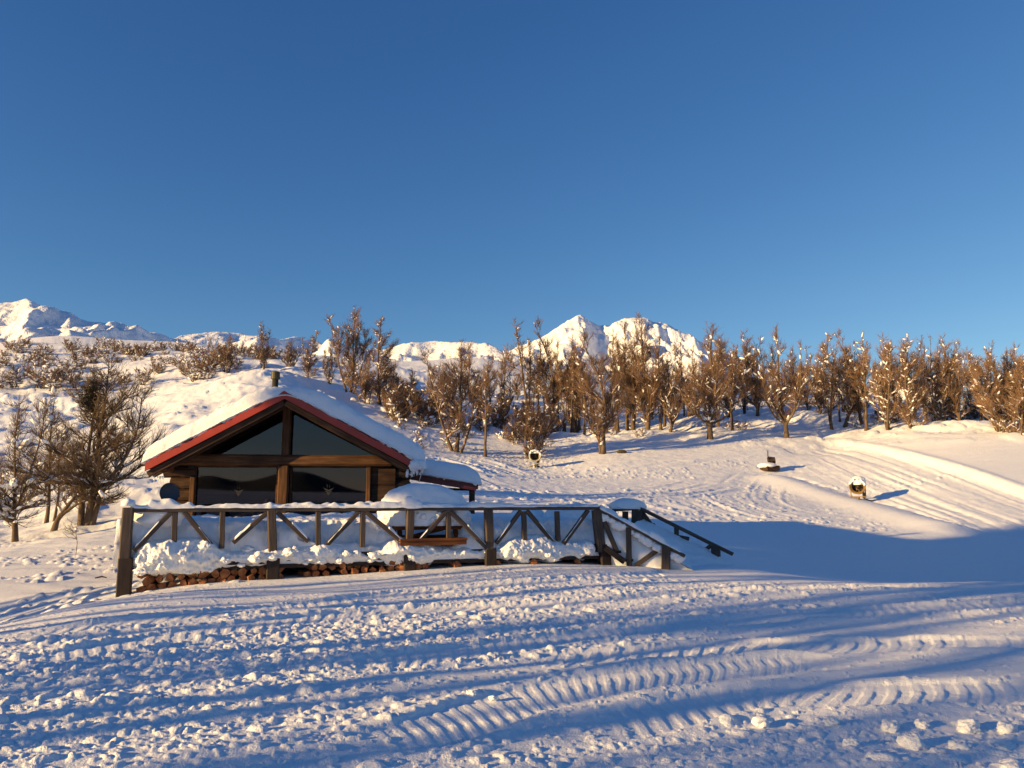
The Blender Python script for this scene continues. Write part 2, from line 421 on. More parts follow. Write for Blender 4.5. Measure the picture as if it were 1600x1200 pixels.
# ------------------------------------------------------------------ materials
MATS = {}
def new_mat(name):
    m = bpy.data.materials.new(name); m.use_nodes = True
    MATS[name] = m
    return m, m.node_tree.nodes, m.node_tree.links, m.node_tree.nodes["Principled BSDF"]
def nz(n, l, scale, vec=None, det=4.0, rough=0.6):
    t = n.new("ShaderNodeTexNoise"); t.inputs["Scale"].default_value = scale; t.inputs["Detail"].default_value = det; t.inputs["Roughness"].default_value = rough
    if vec is not None: l.new(vec, t.inputs["Vector"])
    return t
def ramp(n, l, src, stops):
    r = n.new("ShaderNodeValToRGB"); e = r.color_ramp.elements
    while len(e) < len(stops): e.new(0.5)
    for k, (p, c) in zip(e, stops): k.position = p; k.color = (*c, 1)
    l.new(src, r.inputs["Fac"]); return r
def bump(n, l, b, src, strength, dist):
    k = n.new("ShaderNodeBump"); k.inputs["Strength"].default_value = strength; k.inputs["Distance"].default_value = dist
    l.new(src, k.inputs["Height"]); l.new(k.outputs[0], b.inputs["Normal"]); return k
def objco(n, l, scale=(1, 1, 1)):
    tc = n.new("ShaderNodeTexCoord"); mp = n.new("ShaderNodeMapping"); mp.inputs["Scale"].default_value = scale
    l.new(tc.outputs["Object"], mp.inputs["Vector"]); return mp.outputs[0]
def mat_snow(name, b1, b2, bs):
    m, n, l, b = new_mat(name)
    co = objco(n, l)
    a = nz(n, l, b1, co, 5, 0.65); c = nz(n, l, b2, co, 3, 0.7)
    ad = n.new("ShaderNodeMath"); ad.operation = 'ADD'; l.new(a.outputs[0], ad.inputs[0]); l.new(c.outputs[0], ad.inputs[1])
    rp = ramp(n, l, a.outputs[0], [(0.3, (0.84, 0.86, 0.89)), (0.7, (0.90, 0.91, 0.93))])
    l.new(rp.outputs[0], b.inputs["Base Color"])
    b.inputs["Roughness"].default_value = 0.62; b.inputs["Specular IOR Level"].default_value = 0.25
    bump(n, l, b, ad.outputs[0], 0.6, bs)
    return m
SNOW = mat_snow("snow_ground", 9.0, 60.0, 0.025)
SNOW2 = mat_snow("snow_soft", 14.0, 70.0, 0.02)
SNOWT = mat_snow("snow_on_trees", 8.0, 30.0, 0.02)
SNOWM = mat_snow("snow_mountain", 0.02, 0.09, 6.0)
def mat_wood(name, c1, c2, c3, scale=(1.2, 14, 14), rough=0.75, bs=0.01):
    m, n, l, b = new_mat(name)
    co = objco(n, l, scale)
    a = nz(n, l, 1.6, co, 6, 0.65)
    co2 = objco(n, l)
    a2 = nz(n, l, 1.1, co2, 3, 0.5)
    mx = n.new("ShaderNodeMath"); mx.operation = 'MULTIPLY_ADD'; mx.inputs[1].default_value = 0.65
    l.new(a.outputs[0], mx.inputs[0])
    mm = n.new("ShaderNodeMath"); mm.operation = 'MULTIPLY'; mm.inputs[1].default_value = 0.35; l.new(a2.outputs[0], mm.inputs[0]); l.new(mm.outputs[0], mx.inputs[2])
    rp = ramp(n, l, mx.outputs[0], [(0.33, c1), (0.5, c2), (0.67, c3)])
    l.new(rp.outputs[0], b.inputs["Base Color"]); b.inputs["Roughness"].default_value = rough; b.inputs["Specular IOR Level"].default_value = 0.3
    bump(n, l, b, a.outputs[0], 0.5, bs)
    return m
W_RAIL = mat_wood("weathered_rail_wood", (0.035, 0.026, 0.022), (0.075, 0.055, 0.044), (0.125, 0.095, 0.075))
W_BEAM = mat_wood("varnished_beam_wood", (0.03, 0.012, 0.005), (0.08, 0.034, 0.013), (0.17, 0.08, 0.033))
W_LOG = mat_wood("dark_log_wood", (0.016, 0.008, 0.005), (0.045, 0.021, 0.011), (0.10, 0.05, 0.028))
W_DARK = mat_wood("black_timber", (0.012, 0.009, 0.008), (0.03, 0.02, 0.017), (0.055, 0.036, 0.028))
W_ORANGE = mat_wood("orange_stained_wood", (0.06, 0.018, 0.006), (0.14, 0.043, 0.010), (0.24, 0.08, 0.018))
W_FIRE = mat_wood("split_firewood", (0.10, 0.035, 0.013), (0.25, 0.085, 0.03), (0.42, 0.19, 0.08), (4, 5, 5))
BARK = mat_wood("grey_brown_bark", (0.05, 0.034, 0.022), (0.11, 0.075, 0.048), (0.19, 0.14, 0.10), (6, 6, 1.2), 0.9, 0.03)
def mat_plain(name, c, rough=0.6, metal=0.0, var=0.15, sc=3.0):
    m, n, l, b = new_mat(name)
    a = nz(n, l, sc, objco(n, l), 4)
    rp = ramp(n, l, a.outputs[0], [(0.3, tuple(x * (1 - var) for x in c)), (0.7, tuple(min(1, x * (1 + var)) for x in c))])
    l.new(rp.outputs[0], b.inputs["Base Color"]); b.inputs["Roughness"].default_value = rough; b.inputs["Metallic"].default_value = metal
    return m
TWIG = mat_plain("red_brown_twigs", (0.185, 0.108, 0.060), 0.85, 0, 0.45, 0.7)
TWIG_N = mat_plain("brown_grey_twigs", (0.125, 0.080, 0.046), 0.85, 0, 0.35, 0.8)
NEEDLE = mat_plain("dark_olive_foliage", (0.055, 0.042, 0.018), 0.85, 0, 0.4, 2.0)
RED = mat_plain("red_metal_trim", (0.34, 0.034, 0.020), 0.5, 0.0, 0.18, 2.0)
DKRED = mat_plain("dark_red_metal", (0.10, 0.014, 0.018), 0.5, 0.0, 0.2)
IRON = mat_plain("sooty_iron", (0.045, 0.040, 0.022), 0.6, 0.3, 0.4, 6.0)
DISH = mat_plain("shaded_dish_blue", (0.018, 0.030, 0.055), 0.45, 0.0, 0.15)  # dark blue stands in for shade and reflected sky on the dish
GUNY = mat_plain("yellow_gun_paint", (0.19, 0.11, 0.025), 0.5, 0.0, 0.2)
GUNW = mat_plain("pale_gun_paint", (0.45, 0.42, 0.30), 0.5, 0.0, 0.15)
GUND = mat_plain("dark_gun_steel", (0.05, 0.03, 0.02), 0.5, 0.4, 0.3)
ICE, n_, l_, b_ = new_mat("ice")
b_.inputs["Base Color"].default_value = (0.85, 0.9, 0.95, 1); b_.inputs["Roughness"].default_value = 0.15; b_.inputs["Transmission Weight"].default_value = 0.35
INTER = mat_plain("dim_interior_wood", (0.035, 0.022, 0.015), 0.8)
DECAL = mat_plain("frosted_decal", (0.022, 0.024, 0.030), 0.7)
PALE = mat_plain("pale_panel", (0.35, 0.36, 0.36), 0.7)
GLASS, n_, l_, b_ = new_mat("window_glass")
n_.remove(b_)
g_ = n_.new("ShaderNodeBsdfGlossy"); g_.inputs["Roughness"].default_value = 0.02; g_.inputs["Color"].default_value = (0.78, 0.78, 0.86, 1)
t_ = n_.new("ShaderNodeBsdfTransparent"); t_.inputs["Color"].default_value = (0.55, 0.56, 0.58, 1)
fr_ = n_.new("ShaderNodeFresnel"); fr_.inputs["IOR"].default_value = 1.55
mx_ = n_.new("ShaderNodeMixShader")
l_.new(fr_.outputs[0], mx_.inputs[0]); l_.new(t_.outputs[0], mx_.inputs[1]); l_.new(g_.outputs[0], mx_.inputs[2]); l_.new(mx_.outputs[0], n_["Material Output"].inputs["Surface"])

# ------------------------------------------------------------------ ground sheet
def build_ground():
    th = np.concatenate([np.linspace(-180, -60, 60, endpoint=False), np.linspace(-60, -38, 60, endpoint=False), np.linspace(-38, 38, 1320, endpoint=False), np.linspace(38, 60, 60, endpoint=False), np.linspace(60, 180, 60)])
    th = R(1) * th
    rr = [0.4, 1.0, 1.6, 2.2, 2.7, 3.2]
    while rr[-1] < 20: rr.append(rr[-1] * 1.0034)
    while rr[-1] < 80: rr.append(rr[-1] * 1.0042)
    while rr[-1] < 130: rr.append(rr[-1] * 1.008)
    while rr[-1] < 5200: rr.append(rr[-1] * 1.04)
    rr = np.array(rr)
    x = np.sin(th)[None] * rr[:, None]; y = np.cos(th)[None] * rr[:, None]
    z = macro(x, y)
    zd = detail(x.ravel(), y.ravel()).reshape(x.shape)
    z = z + zd
    a, b = x.shape
    i = np.arange(a * b).reshape(a, b)
    i[:, -1] = i[:, 0]
    q = np.stack([i[:-1, :-1], i[:-1, 1:], i[1:, 1:], i[1:, :-1]], -1).reshape(-1, 4)[:, ::-1]
    v = np.stack([x, y, z], -1).reshape(-1, 3)
    c = np.array([[0, 0, z[0].mean()]])
    v = np.concatenate([v, c]); ci = len(v) - 1
    t = np.stack([np.full(b - 1, ci), i[0, :-1], i[0, 1:]], -1)[:, ::-1]
    me = mesh_np("snow_ground", v, [q, t], SNOW, True)
    tag(obj("snow_ground", me), "snow covered ground rising to the ski slope", kind="structure")
build_ground()

# ------------------------------------------------------------------ mountains
def build_mountain(name, label, prof, a0, a1, rc, depth, seed, amp):
    azs = np.linspace(a0, a1, 620)                       # photo columns
    ts = np.linspace(-1, 1, 260)
    pxs = np.array([p[0] for p in prof], float); pys = np.array([p[1] for p in prof], float)
    py = np.interp(azs, pxs, pys)
    rays = np.array([tuple(ray(a, b)) for a, b in zip(azs, py)])
    ux = rays[:, 0] / rays[:, 1]; el = rays[:, 2] / np.hypot(rays[:, 0], rays[:, 1])
    hyp = np.sqrt(1 + ux ** 2)
    rad = rc * (1 + 0.10 * vnoise(azs / 210.0, azs * 0, seed) + 0.04 * vnoise(azs / 60.0, azs * 0, seed + 1))
    zc = 1.6 + el * rad
    rr = rad[None] + ts[:, None] * depth
    g = np.where(ts < 0, 1 - np.abs(ts) ** 1.15, 1 - 0.9 * np.abs(ts) ** 1.3)[:, None]
    X = ux[None] / hyp[None] * rr; Y = rr / hyp[None]
    Z = zc[None] * (0.12 + 0.88 * g)
    k = (1 - np.exp(-(ts / 0.16) ** 2))[:, None] * (1 - np.abs(ts[:, None]) ** 4) 
    n1 = ridged(X / 170, Y / 520, 5, seed + 3, 0.55) - 0.62
    n2 = fbm(X / 60, Y / 60, 4, seed + 5)
    n3 = ridged(X / 38, Y / 90, 4, seed + 9, 0.6) - 0.6
    n4 = ridged(X / 14, Y / 30, 3, seed + 15, 0.6) - 0.6
    Z = Z + amp * n4 * 0.09 * (0.35 + 0.65 * k)
    Z = Z + amp * (n1 * 1.6 + n2 * 0.5 + n3 * 0.28) * k + (n2 * 0.10 + n3 * 0.14) * amp * (1 - k)
    mb = MB(); mb.sheet(np.stack([X, Y, Z], -1)[:, ::-1])
    tag(mb.build(name, SNOWM, None, True), label, kind="structure")
build_mountain("mountain", "sunlit twin peaked snow mountain behind the trees",
               [(500, 640), (600, 600), (690, 575), (760, 560), (800, 550), (815, 541), (850, 524), (868, 512), (880, 505), (893, 499), (905, 496), (915, 497), (925, 503), (940, 511), (952, 509), (965, 502), (978, 496), (990, 493), (1005, 494), (1020, 501), (1040, 508), (1062, 519), (1085, 530), (1130, 552), (1200, 580), (1300, 610), (1500, 640)],
               500, 1500, 1500, 650, 5, 55)
build_mountain("mountain_ridge", "long snowy ridge falling from the left edge toward the centre",
               [(-500, 500), (-200, 505), (-60, 490), (0, 477), (12, 474), (30, 472), (45, 469), (52, 471), (62, 479), (85, 487), (95, 491), (110, 492), (130, 500), (140, 503), (178, 507), (184, 514), (200, 517), (215, 515), (240, 520), (270, 527), (300, 522), (340, 521), (380, 522), (420, 528), (470, 530), (540, 545), (600, 546), (625, 540), (645, 536), (690, 533), (720, 535), (760, 538), (800, 552), (860, 570), (950, 600), (1100, 640)],
               -500, 1100, 1100, 520, 23, 42)

FOREST = mat_plain("dark_forest_slope", (0.02, 0.026, 0.03), 0.9, 0, 0.3, 0.01)
def far_side():
    """the wooded mountains across the valley, behind the camera; the cabin windows mirror them"""
    a = np.linspace(R(100), R(260), 240); t = np.linspace(-1, 1, 40)
    crest = 8 + 50 * np.exp(-((np.degrees(a) - 183.6) / 3.4) ** 2) + 36 * np.exp(-((np.degrees(a) - 189.5) / 2.2) ** 2) + 3 * fbm(np.degrees(a) / 6, a * 0, 4, 601)
    rr = 1700 + 600 * t[:, None] + 0 * a[None]
    Z = crest[None] * (1 - np.abs(t[:, None]) ** 1.2) - 2 + 1.5 * fbm(rr / 90, np.degrees(a)[None] / 2 + 0 * rr, 3, 605)
    mb = MB(); mb.sheet(np.stack([np.sin(a)[None] * rr, np.cos(a)[None] * rr, Z], -1))
    tag(mb.build("mountain_forest", FOREST, None, True), "dark wooded mountain across the valley mirrored in the cabin windows", kind="structure")
far_side()

# ------------------------------------------------------------------ the cabin
CA = R(6.0)                                   # the gable is turned a little away
ridge = P(445, 612, 20.0)
CX, CY = ridge.x, ridge.y
cab = empty("log_cabin", (CX, CY, 0.25), CA)
tag(cab, "log cabin with red trimmed gable, dark windows and thick snow on its roof", "cabin")
def CL(px, py, yl):
    """photo pixel -> cabin coordinates on the plane at depth yl behind the gable edge"""
    c, s_ = math.cos(CA), math.sin(CA)
    o = Vector((EYE.x - CX, EYE.y - CY)); o = Vector((o.x * c + o.y * s_, -o.x * s_ + o.y * c))
    r = ray(px, py); rl = Vector((r.x * c + r.y * s_, -r.x * s_ + r.y * c))
    t = (yl - o.y) / rl.y
    return Vector((o.x + rl.x * t, yl, EYE.z + r.z * t - 0.25))
RZ = CL(445, 612, 0).z
eL, eR = CL(227, 727, 0), CL(657, 724, 0)
EH = 0.5 * (eL.z + eR.z); HWL, HWR = -eL.x, eR.x
def roof_z(x):
    return RZ - (RZ - EH) * (abs(x) / (HWL if x < 0 else HWR))
DEPTH = 7.0
WY = 1.0                                     # wall plane behind the roof edge
# roof boards, rafters, red trim
mb = MB()
for sgn, hw in ((-1, HWL), (1, HWR)):
    v = []
    for y in (0.03, DEPTH):
        for x in (0.0, sgn * hw):
            z = roof_z(x); v += [(x, y, z - 0.02), (x, y, z - 0.13)]
    mb.add(v, [(0, 4, 6, 2), (1, 3, 7, 5), (0, 2, 3, 1), (4, 5, 7, 6), (2, 6, 7, 3)])
roof = mb.build("roof", W_DARK, cab)
mb = MB()
random.seed(2)
for sgn, hw in ((-1, HWL), (1, HWR)):
    n = 46
    top, bot, V = [], [], []
    for k in range(n + 1):
        x = sgn * hw * k / n
        z = roof_z(x)
        jag = random.uniform(-0.018, 0.018)
        V += [(x, -0.025, z + 0.01 + jag), (x, -0.025, z - 0.185), (x, 0.03, z - 0.185), (x, 0.03, z + 0.01 + jag)]
    Q = []
    for k in range(n):
        a, b = k * 4, k * 4 + 4
        for j in range(4): Q.append((a + j, a + (j + 1) % 4, b + (j + 1) % 4, b + j))
    mb.add(V, Q, ng=[(0, 3, 2, 1), (n * 4, n * 4 + 1, n * 4 + 2, n * 4 + 3)])
mb.build("red_trim", RED, roof)
for sgn, hw in ((-1, HWL), (1, HWR)):
    for yy, dz, w, h, nm, mt in ((0.10, 0.26, 0.10, 0.15, "barge_board", W_BEAM if sgn > 0 else W_LOG), (0.42, 0.24, 0.12, 0.20, "rafter", W_LOG)):
        a = Vector((sgn * 0.02, yy, RZ - dz - 0.02)); b = Vector((sgn * hw * 0.985, yy, EH - dz))
        mbb = MB(); L = (b - a).length
        mbb.beam((0, 0, 0), (L, 0, 0), w, h, (0, 0, 1), 0.1)
        ang = math.atan2(b.z - a.z, b.x - a.x)
        M = Matrix.Translation(a) @ Matrix.Rotation(-ang, 4, 'Y')
        mbb.build(nm, mt, cab, m=M)
def timber(name, a, b, w, h, mat, parent, up=(0, 0, 1), ch=0.1, wob=0.0, seg=1):
    """a beam whose own X axis runs along its length (grain follows it)"""
    a, b = Vector(a), Vector(b); d = (b - a).normalized(); up = Vector(up)
    y = up.cross(d)
    if y.length < 1e-3: y = Vector((0, 1, 0)).cross(d)
    y.normalize(); z = d.cross(y)
    M = Matrix((d, y, z)).transposed().to_4x4(); M.translation = a
    mbb = MB(); mbb.beam((0, 0, 0), ((b - a).length, 0, 0), w, h, (0, 0, 1), ch, wob, seg)
    return mbb.build(name, mat, parent, m=M)
# window geometry
beam_t, beam_b = CL(444, 711, WY).z, CL(444, 728, WY).z
px_c0, px_c1 = CL(434, 760, WY).x, CL(453, 760, WY).x
xc = 0.5 * (px_c0 + px_c1)
xl0, xr1 = CL(303, 760, WY).x, CL(574, 760, WY).x
zb = 0.15
timber("centre_post", (xc, WY - 0.10, zb), (xc, WY - 0.10, beam_b - 0.002), 0.26, 0.22, W_BEAM, cab, (0, 1, 0), 0.12, 0.004, 3)
timber("king_post", (xc + 0.03, WY - 0.08, beam_t + 0.002), (xc + 0.03, WY - 0.08, RZ - 0.30), 0.22, 0.20, W_BEAM, cab, (0, 1, 0), 0.15, 0.006, 3)
xb0, xb1 = CL(272, 720, WY).x, CL(612, 720, WY).x
timber("tie_beam", (xb0, WY - 0.09, (beam_t + beam_b) / 2), (xb1, WY - 0.09, (beam_t + beam_b) / 2), 0.24, beam_t - beam_b, W_BEAM, cab, (0, 0, 1), 0.2, 0.008, 6)
# panes
def pane(name, pts):
    f = WY + 0.06
    v = [(x, f, z) for x, z in pts] + [(x, f + 0.012, z) for x, z in pts]
    n = len(pts)
    q = [(i, (i + 1) % n, (i + 1) % n + n, i + n) for i in range(n)]
    mb = MB(); mb.add(v, q, ng=[tuple(range(n - 1, -1, -1)), tuple(range(n, 2 * n))])
    return mb.build(name, GLASS, cab)
def gz(x): return roof_z(x) - 0.38
def xg(z, sgn): return sgn * (RZ - 0.38 - z) / (RZ - EH) * (HWL if sgn < 0 else HWR)
pane("window", [(xc - 0.05, beam_t - 0.03), (xc - 0.05, gz(xc - 0.05)), (xg(beam_t - 0.03, -1), beam_t - 0.03)])
pane("window", [(xc + 0.05, beam_t - 0.03), (xg(beam_t - 0.03, 1), beam_t - 0.03), (xc + 0.05, gz(xc + 0.05))])
pl = pane("window", [(xl0, zb), (xc - 0.08, zb), (xc - 0.08, beam_b + 0.03), (xl0, beam_b + 0.03)])
pr_ = pane("window", [(xc + 0.08, zb), (xr1, zb), (xr1, beam_b + 0.03), (xc + 0.08, beam_b + 0.03)])
def frame(parent, x0, x1, z0, z1, y, w=0.05):
    mb = MB()
    for a, b in (((x0, y, z0), (x0, y, z1)), ((x1, y, z0), (x1, y, z1))): mb.beam(a, b, 0.055, w, (0, 1, 0), 0.1)
    for a, b in (((x0 + .03, y, z0), (x1 - .03, y, z0)), ((x0 + .03, y, z1), (x1 - .03, y, z1))): mb.beam(a, b, 0.05, w, (0, 0, 1), 0.1)
    mb.build("window_frame", W_BEAM, parent)
frame(pl, xl0 + 0.02, px_c0 - 0.02, zb + 0.03, beam_b - 0.02, WY + 0.01)
frame(pr_, px_c1 + 0.02, xr1, zb + 0.03, beam_b - 0.02, WY + 0.01)
# winged emblem stuck on each lower pane
def emblem(parent, px, py, k):
    c = CL(px, py, WY); y = WY + 0.052
    mb = MB()
    shapes = [[(-.30, .16), (-.20, .09), (-.06, .05), (0, .0), (.06, .05), (.20, .09), (.30, .16), (.17, .03), (.06, -.02), (0, -.07), (-.06, -.02), (-.17, .03)],
              [(-.18, -.01), (-.05, -.06), (0, -.12), (.05, -.06), (.18, -.01), (.07, -.12), (.04, -.20), (0, -.25), (-.04, -.20), (-.07, -.12)],
              [(-.10, .30), (-.08, .30), (-.05, .14), (-.075, .14)], [(.045, .27), (.06, .27), (.05, .13), (.03, .13)]]
    for sh in shapes:
        v = [(c.x + a * k, y, c.z + b * k) for a, b in sh]; n = len(v)
        v += [(a, y + 0.004, b) for a, _, b in v]
        mb.add(v, [(i, (i + 1) % n, (i + 1) % n + n, i + n) for i in range(n)], ng=[tuple(range(n - 1, -1, -1)), tuple(range(n, 2 * n))])
    mb.build("emblem", DECAL, parent)
emblem(pl, 372, 768, 0.5); emblem(pr_, 513, 766, 0.55)
# log walls: front corners, sides, back
def log_wall(name, a, b, z0, z1, r, parent, mat, ext=0.0, out=(0, -1)):
    mb = MB(); n = max(1, int((z1 - z0) / (2 * r) + 0.5)); hh = (z1 - z0) / n
    a, b = Vector((*a, 0)), Vector((*b, 0)); d = (b - a).normalized()
    for i in range(n):
        e = ext * (1 if i % 2 else 0.35)
        z = z0 + hh * (i + 0.5); rr = hh * 0.53
        pts = [a - d * e + Vector((0, 0, z)), a.lerp(b, .33) + Vector((0, 0, z + .008)), a.lerp(b, .66) + Vector((0, 0, z - .006)), b + d * e * (0.5) + Vector((0, 0, z))]
        mb.tube(pts, [rr * random.uniform(.95, 1.03) for _ in pts], 12)
    return mb.build(name, mat, parent, False)
xL, xR = CL(276, 760, WY).x, CL(632, 760, WY).x
random.seed(4)
log_wall("corner_wall", (xL - 0.05, WY + 0.05), (xl0 - 0.10, WY + 0.05), -0.25, EH - 0.02, 0.16, cab, W_LOG, 0.28)
mbw = MB()
xr0 = xr1 + 0.06
for i in range(5):
    z0, z1 = -0.25 + (beam_b + 0.23) * i / 5, -0.25 + (beam_b + 0.23) * (i + 1) / 5
    mbw.beam((xr0, WY + 0.02, (z0 + z1) / 2), (xR - 0.25, WY + 0.02, (z0 + z1) / 2), 0.10, z1 - z0 - 0.012, (0, 0, 1), 0.12)
mbw.build("plank_wall", W_LOG, cab)
log_wall("corner_wall", (xR - 0.22, WY + 0.16), (xR + 0.1, WY + 0.16), -0.25, EH - 0.05, 0.15, cab, W_DARK, 0.1)
log_wall("side_wall", (xL + 0.1, WY + 0.3), (xL + 0.1, DEPTH - 0.3), -0.25, EH + 0.1, 0.16, cab, W_LOG, 0.1)
log_wall("side_wall", (xR - 0.1, WY + 0.4), (xR - 0.1, DEPTH - 0.3), -0.25, EH + 0.05, 0.16, cab, W_LOG, 0.1)
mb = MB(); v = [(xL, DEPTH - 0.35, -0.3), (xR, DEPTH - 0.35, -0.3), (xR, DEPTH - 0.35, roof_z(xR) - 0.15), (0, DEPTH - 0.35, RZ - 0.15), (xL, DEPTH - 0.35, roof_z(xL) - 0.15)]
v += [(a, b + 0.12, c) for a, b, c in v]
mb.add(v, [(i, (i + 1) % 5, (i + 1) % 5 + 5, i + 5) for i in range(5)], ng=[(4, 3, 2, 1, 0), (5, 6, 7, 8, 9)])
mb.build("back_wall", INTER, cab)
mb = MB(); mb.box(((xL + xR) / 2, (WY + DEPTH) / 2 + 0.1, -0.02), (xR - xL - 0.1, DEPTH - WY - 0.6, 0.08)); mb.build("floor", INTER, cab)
timber("jamb", (xl0 - 0.02, WY - 0.06, -0.2), (xl0 - 0.02, WY - 0.06, CL(305, 745, WY).z), 0.12, 0.10, W_BEAM, cab, (0, 1, 0))  # lighter wood stands for the lit lower piece of the jamb
timber("jamb", (xl0 - 0.07, WY - 0.03, CL(305, 745, WY).z + 0.004), (xl0 - 0.07, WY - 0.03, beam_b - 0.01), 0.16, 0.10, W_DARK, cab, (0, 1, 0))  # darker timber above the lit piece
timber("jamb", (xr1 + 0.03, WY - 0.05, -0.2), (xr1 + 0.03, WY - 0.05, beam_b - 0.004), 0.11, 0.12, W_BEAM, cab, (0, 1, 0))
# projecting eave purlins
for x, z in ((-HWL * 0.90, roof_z(-HWL * 0.90) - 0.27), (HWR * 0.86, roof_z(HWR * 0.86) - 0.33)):
    timber("purlin", (x, 0.14, z), (x, DEPTH - 0.2, z), 0.18, 0.16, W_ORANGE if x < 0 else W_LOG, cab, (0, 0, 1), 0.25)
# gable infill above the side walls, left and right of the glass
for sgn, xa in ((-1, xL), (1, xR)):
    xo = xg(beam_t - 0.03, sgn)
    pts = [(xo * 0.93, beam_b - 0.02), (xa * 1.0, beam_b - 0.02), (xa * 1.0, roof_z(xa) - 0.15), (xo * 0.93, roof_z(xo * 0.93) - 0.15)]
    if sgn < 0: pts = pts[::-1]
    v = [(x, WY + 0.09, z) for x, z in pts] + [(x, WY + 0.20, z) for x, z in pts]
    mb = MB(); mb.add(v, [(i, (i + 1) % 4, (i + 1) % 4 + 4, i + 4) for i in range(4)], ng=[(3, 2, 1, 0), (4, 5, 6, 7)])
    mb.build("gable_infill", W_LOG, cab)
# stove pipe
cpos = CL(430, 600, 1.7)
ct = CL(430, 581, 1.7).z
mb = MB(); mb.tube([(cpos.x, 1.7, RZ - 0.4), (cpos.x, 1.7, ct - 0.2)], 0.085, 16)
chim = mb.build("chimney", IRON, cab, True)
mb = MB(); mb.tube([(cpos.x, 1.7, ct - 0.22), (cpos.x, 1.7, ct - 0.20), (cpos.x, 1.7, ct - 0.01), (cpos.x, 1.7, ct)], [0.09, 0.125, 0.12, 0.10], 16); mb.build("chimney_cap", IRON, chim)
# lean-to on the right
LY_ = 1.6
a, b = CL(650, 741, LY_), CL(745, 757, LY_)
lx0, lx1 = a.x - 0.3, b.x
lz = lambda x: a.z + (b.z - a.z) * (x - a.x) / (b.x - a.x)
mb = MB(); v = []
for y in (LY_ + 0.02, DEPTH - 1.5):
    for x in (lx0, lx1): v += [(x, y, lz(x)), (x, y, lz(x) - 0.10)]
mb.add(v, [(0, 4, 6, 2), (1, 3, 7, 5), (0, 2, 3, 1), (4, 5, 7, 6), (2, 6, 7, 3), (0, 1, 5, 4)])
lean = mb.build("side_roof", W_DARK, cab)
mb = MB(); mb.beam((lx0 + 0.25, LY_, lz(lx0 + 0.25) - 0.05), (lx1, LY_, lz(lx1) - 0.05), 0.05, 0.25, (0, 0, 1), 0.1)
mb.beam((lx1 + 0.02, LY_ + 0.03, lz(lx1) - 0.04), (lx1 + 0.02, DEPTH - 1.5, lz(lx1) - 0.04), 0.04, 0.18, (0, 0, 1), 0.1); mb.build("red_trim", DKRED, lean)
timber("side_post", (lx1 - 0.12, LY_ + 0.25, -0.5), (lx1 - 0.12, LY_ + 0.25, lz(lx1 - 0.12) - 0.1), 0.16, 0.16, W_DARK, cab, (0, 1, 0))
mb = MB(); mb.box(((lx0 + lx1) / 2 - 0.02, LY_ + 1.4, 0.35), (lx1 - lx0 - 0.1, 0.12, 1.7)); mb.build("side_panel", PALE, cab)
mb = MB(); mb.beam((lx0 + 0.5, LY_ + 1.2, lz(lx1) - 0.10), (lx1 - 0.1, LY_ + 1.2, lz(lx1) - 0.13), 0.1, 0.07); mb.build("side_rail", W_DARK, cab)

# snow slabs on the roofs
def slab(name, parent, x0, x1, y0, y1, base, thick, seed, nx, ny, er=0.38, rough=0.03, fringe=0.05):
    xs = np.linspace(x0, x1, nx); ys = np.linspace(y0, y1, ny) 
    ys = y0 + (ys - y0) ** 1.3 / (y1 - y0) ** 0.3
    X, Y = np.meshgrid(xs, ys, indexing='ij')
    bz = np.vectorize(base)(X)
    ex = np.minimum(X - x0, x1 - X); ey = np.minimum(Y - y0, y1 - Y)
    round_ = lambda e: np.sqrt(np.clip(1 - (1 - np.clip(e / er, 0, 1)) ** 2, 0, 1))
    prof = 0.12 + 0.88 * np.minimum(round_(ex), round_(ey))
    T = thick * (1 - 0.42 * np.exp(-(X / 0.45) ** 2) * (x0 < -1)) * prof * (1 + 0.16 * fbm(X * 0.9, Y * 0.9, 3, seed)) + rough * fbm(X * 4, Y * 4, 4, seed + 4, 0.65) * prof * 1.3
    shift = fringe * 0.25 * vnoise(X * 3, Y * 0 + 1, seed + 8) * np.clip(1 - (Y - y0) / 0.12, 0, 1)
    # the front face bulges and is crumbly
    fz = np.clip(1 - (Y - y0) / 0.5, 0, 1)
    Yo = Y + shift - 0.08 * fz * (0.6 + 0.4 * fbm(X * 1.3, Y * 4, 3, seed + 5)) + 0.012 * fz * fbm(X * 6, Y * 10 + T * 4, 4, seed + 6)
    top = np.stack([X, Yo, bz + T], -1)
    bot = np.stack([X, Yo, bz - 0.01 * np.ones_like(X)], -1)
    mb = MB(); mb.sheet(top)
    mb.sheet(bot[::-1])
    def wall(i): mb.sheet(np.stack([bot[i], top[i]], 1) if True else None)
    e = [(top[0], bot[0]), (bot[-1], top[-1]), (bot[:, 0], top[:, 0]), (top[:, -1], bot[:, -1])]
    for n_, (p, q) in enumerate(e):
        if n_ != 2: mb.sheet(np.stack([p, q], 1)); continue
        k_ = 12; rows = []
        for j in range(k_ + 1):
            f = j / k_; w_ = p * (1 - f) + q * f; bl = math.sin(math.pi * f)
            w_[:, 1] -= bl * (0.05 + 0.05 * fbm(w_[:, 0] * 1.2, w_[:, 2] * 2.0, 3, seed + 11)) + bl * 0.05 * fbm(w_[:, 0] * 5.5, w_[:, 2] * 6.5, 4, seed + 12, 0.65) + 0.025 * (1 - f) * bl * vnoise(w_[:, 0] * 16, w_[:, 2] * 12, seed + 13)
            if j == 0: w_[:, 2] += 0.05 * vnoise(w_[:, 0] * 5, w_[:, 0] * 0, seed + 14) + 0.04 * vnoise(w_[:, 0] * 17, w_[:, 0] * 0, seed + 15)
            rows.append(w_)
        mb.sheet(np.stack(rows, 1))
    return mb, bz
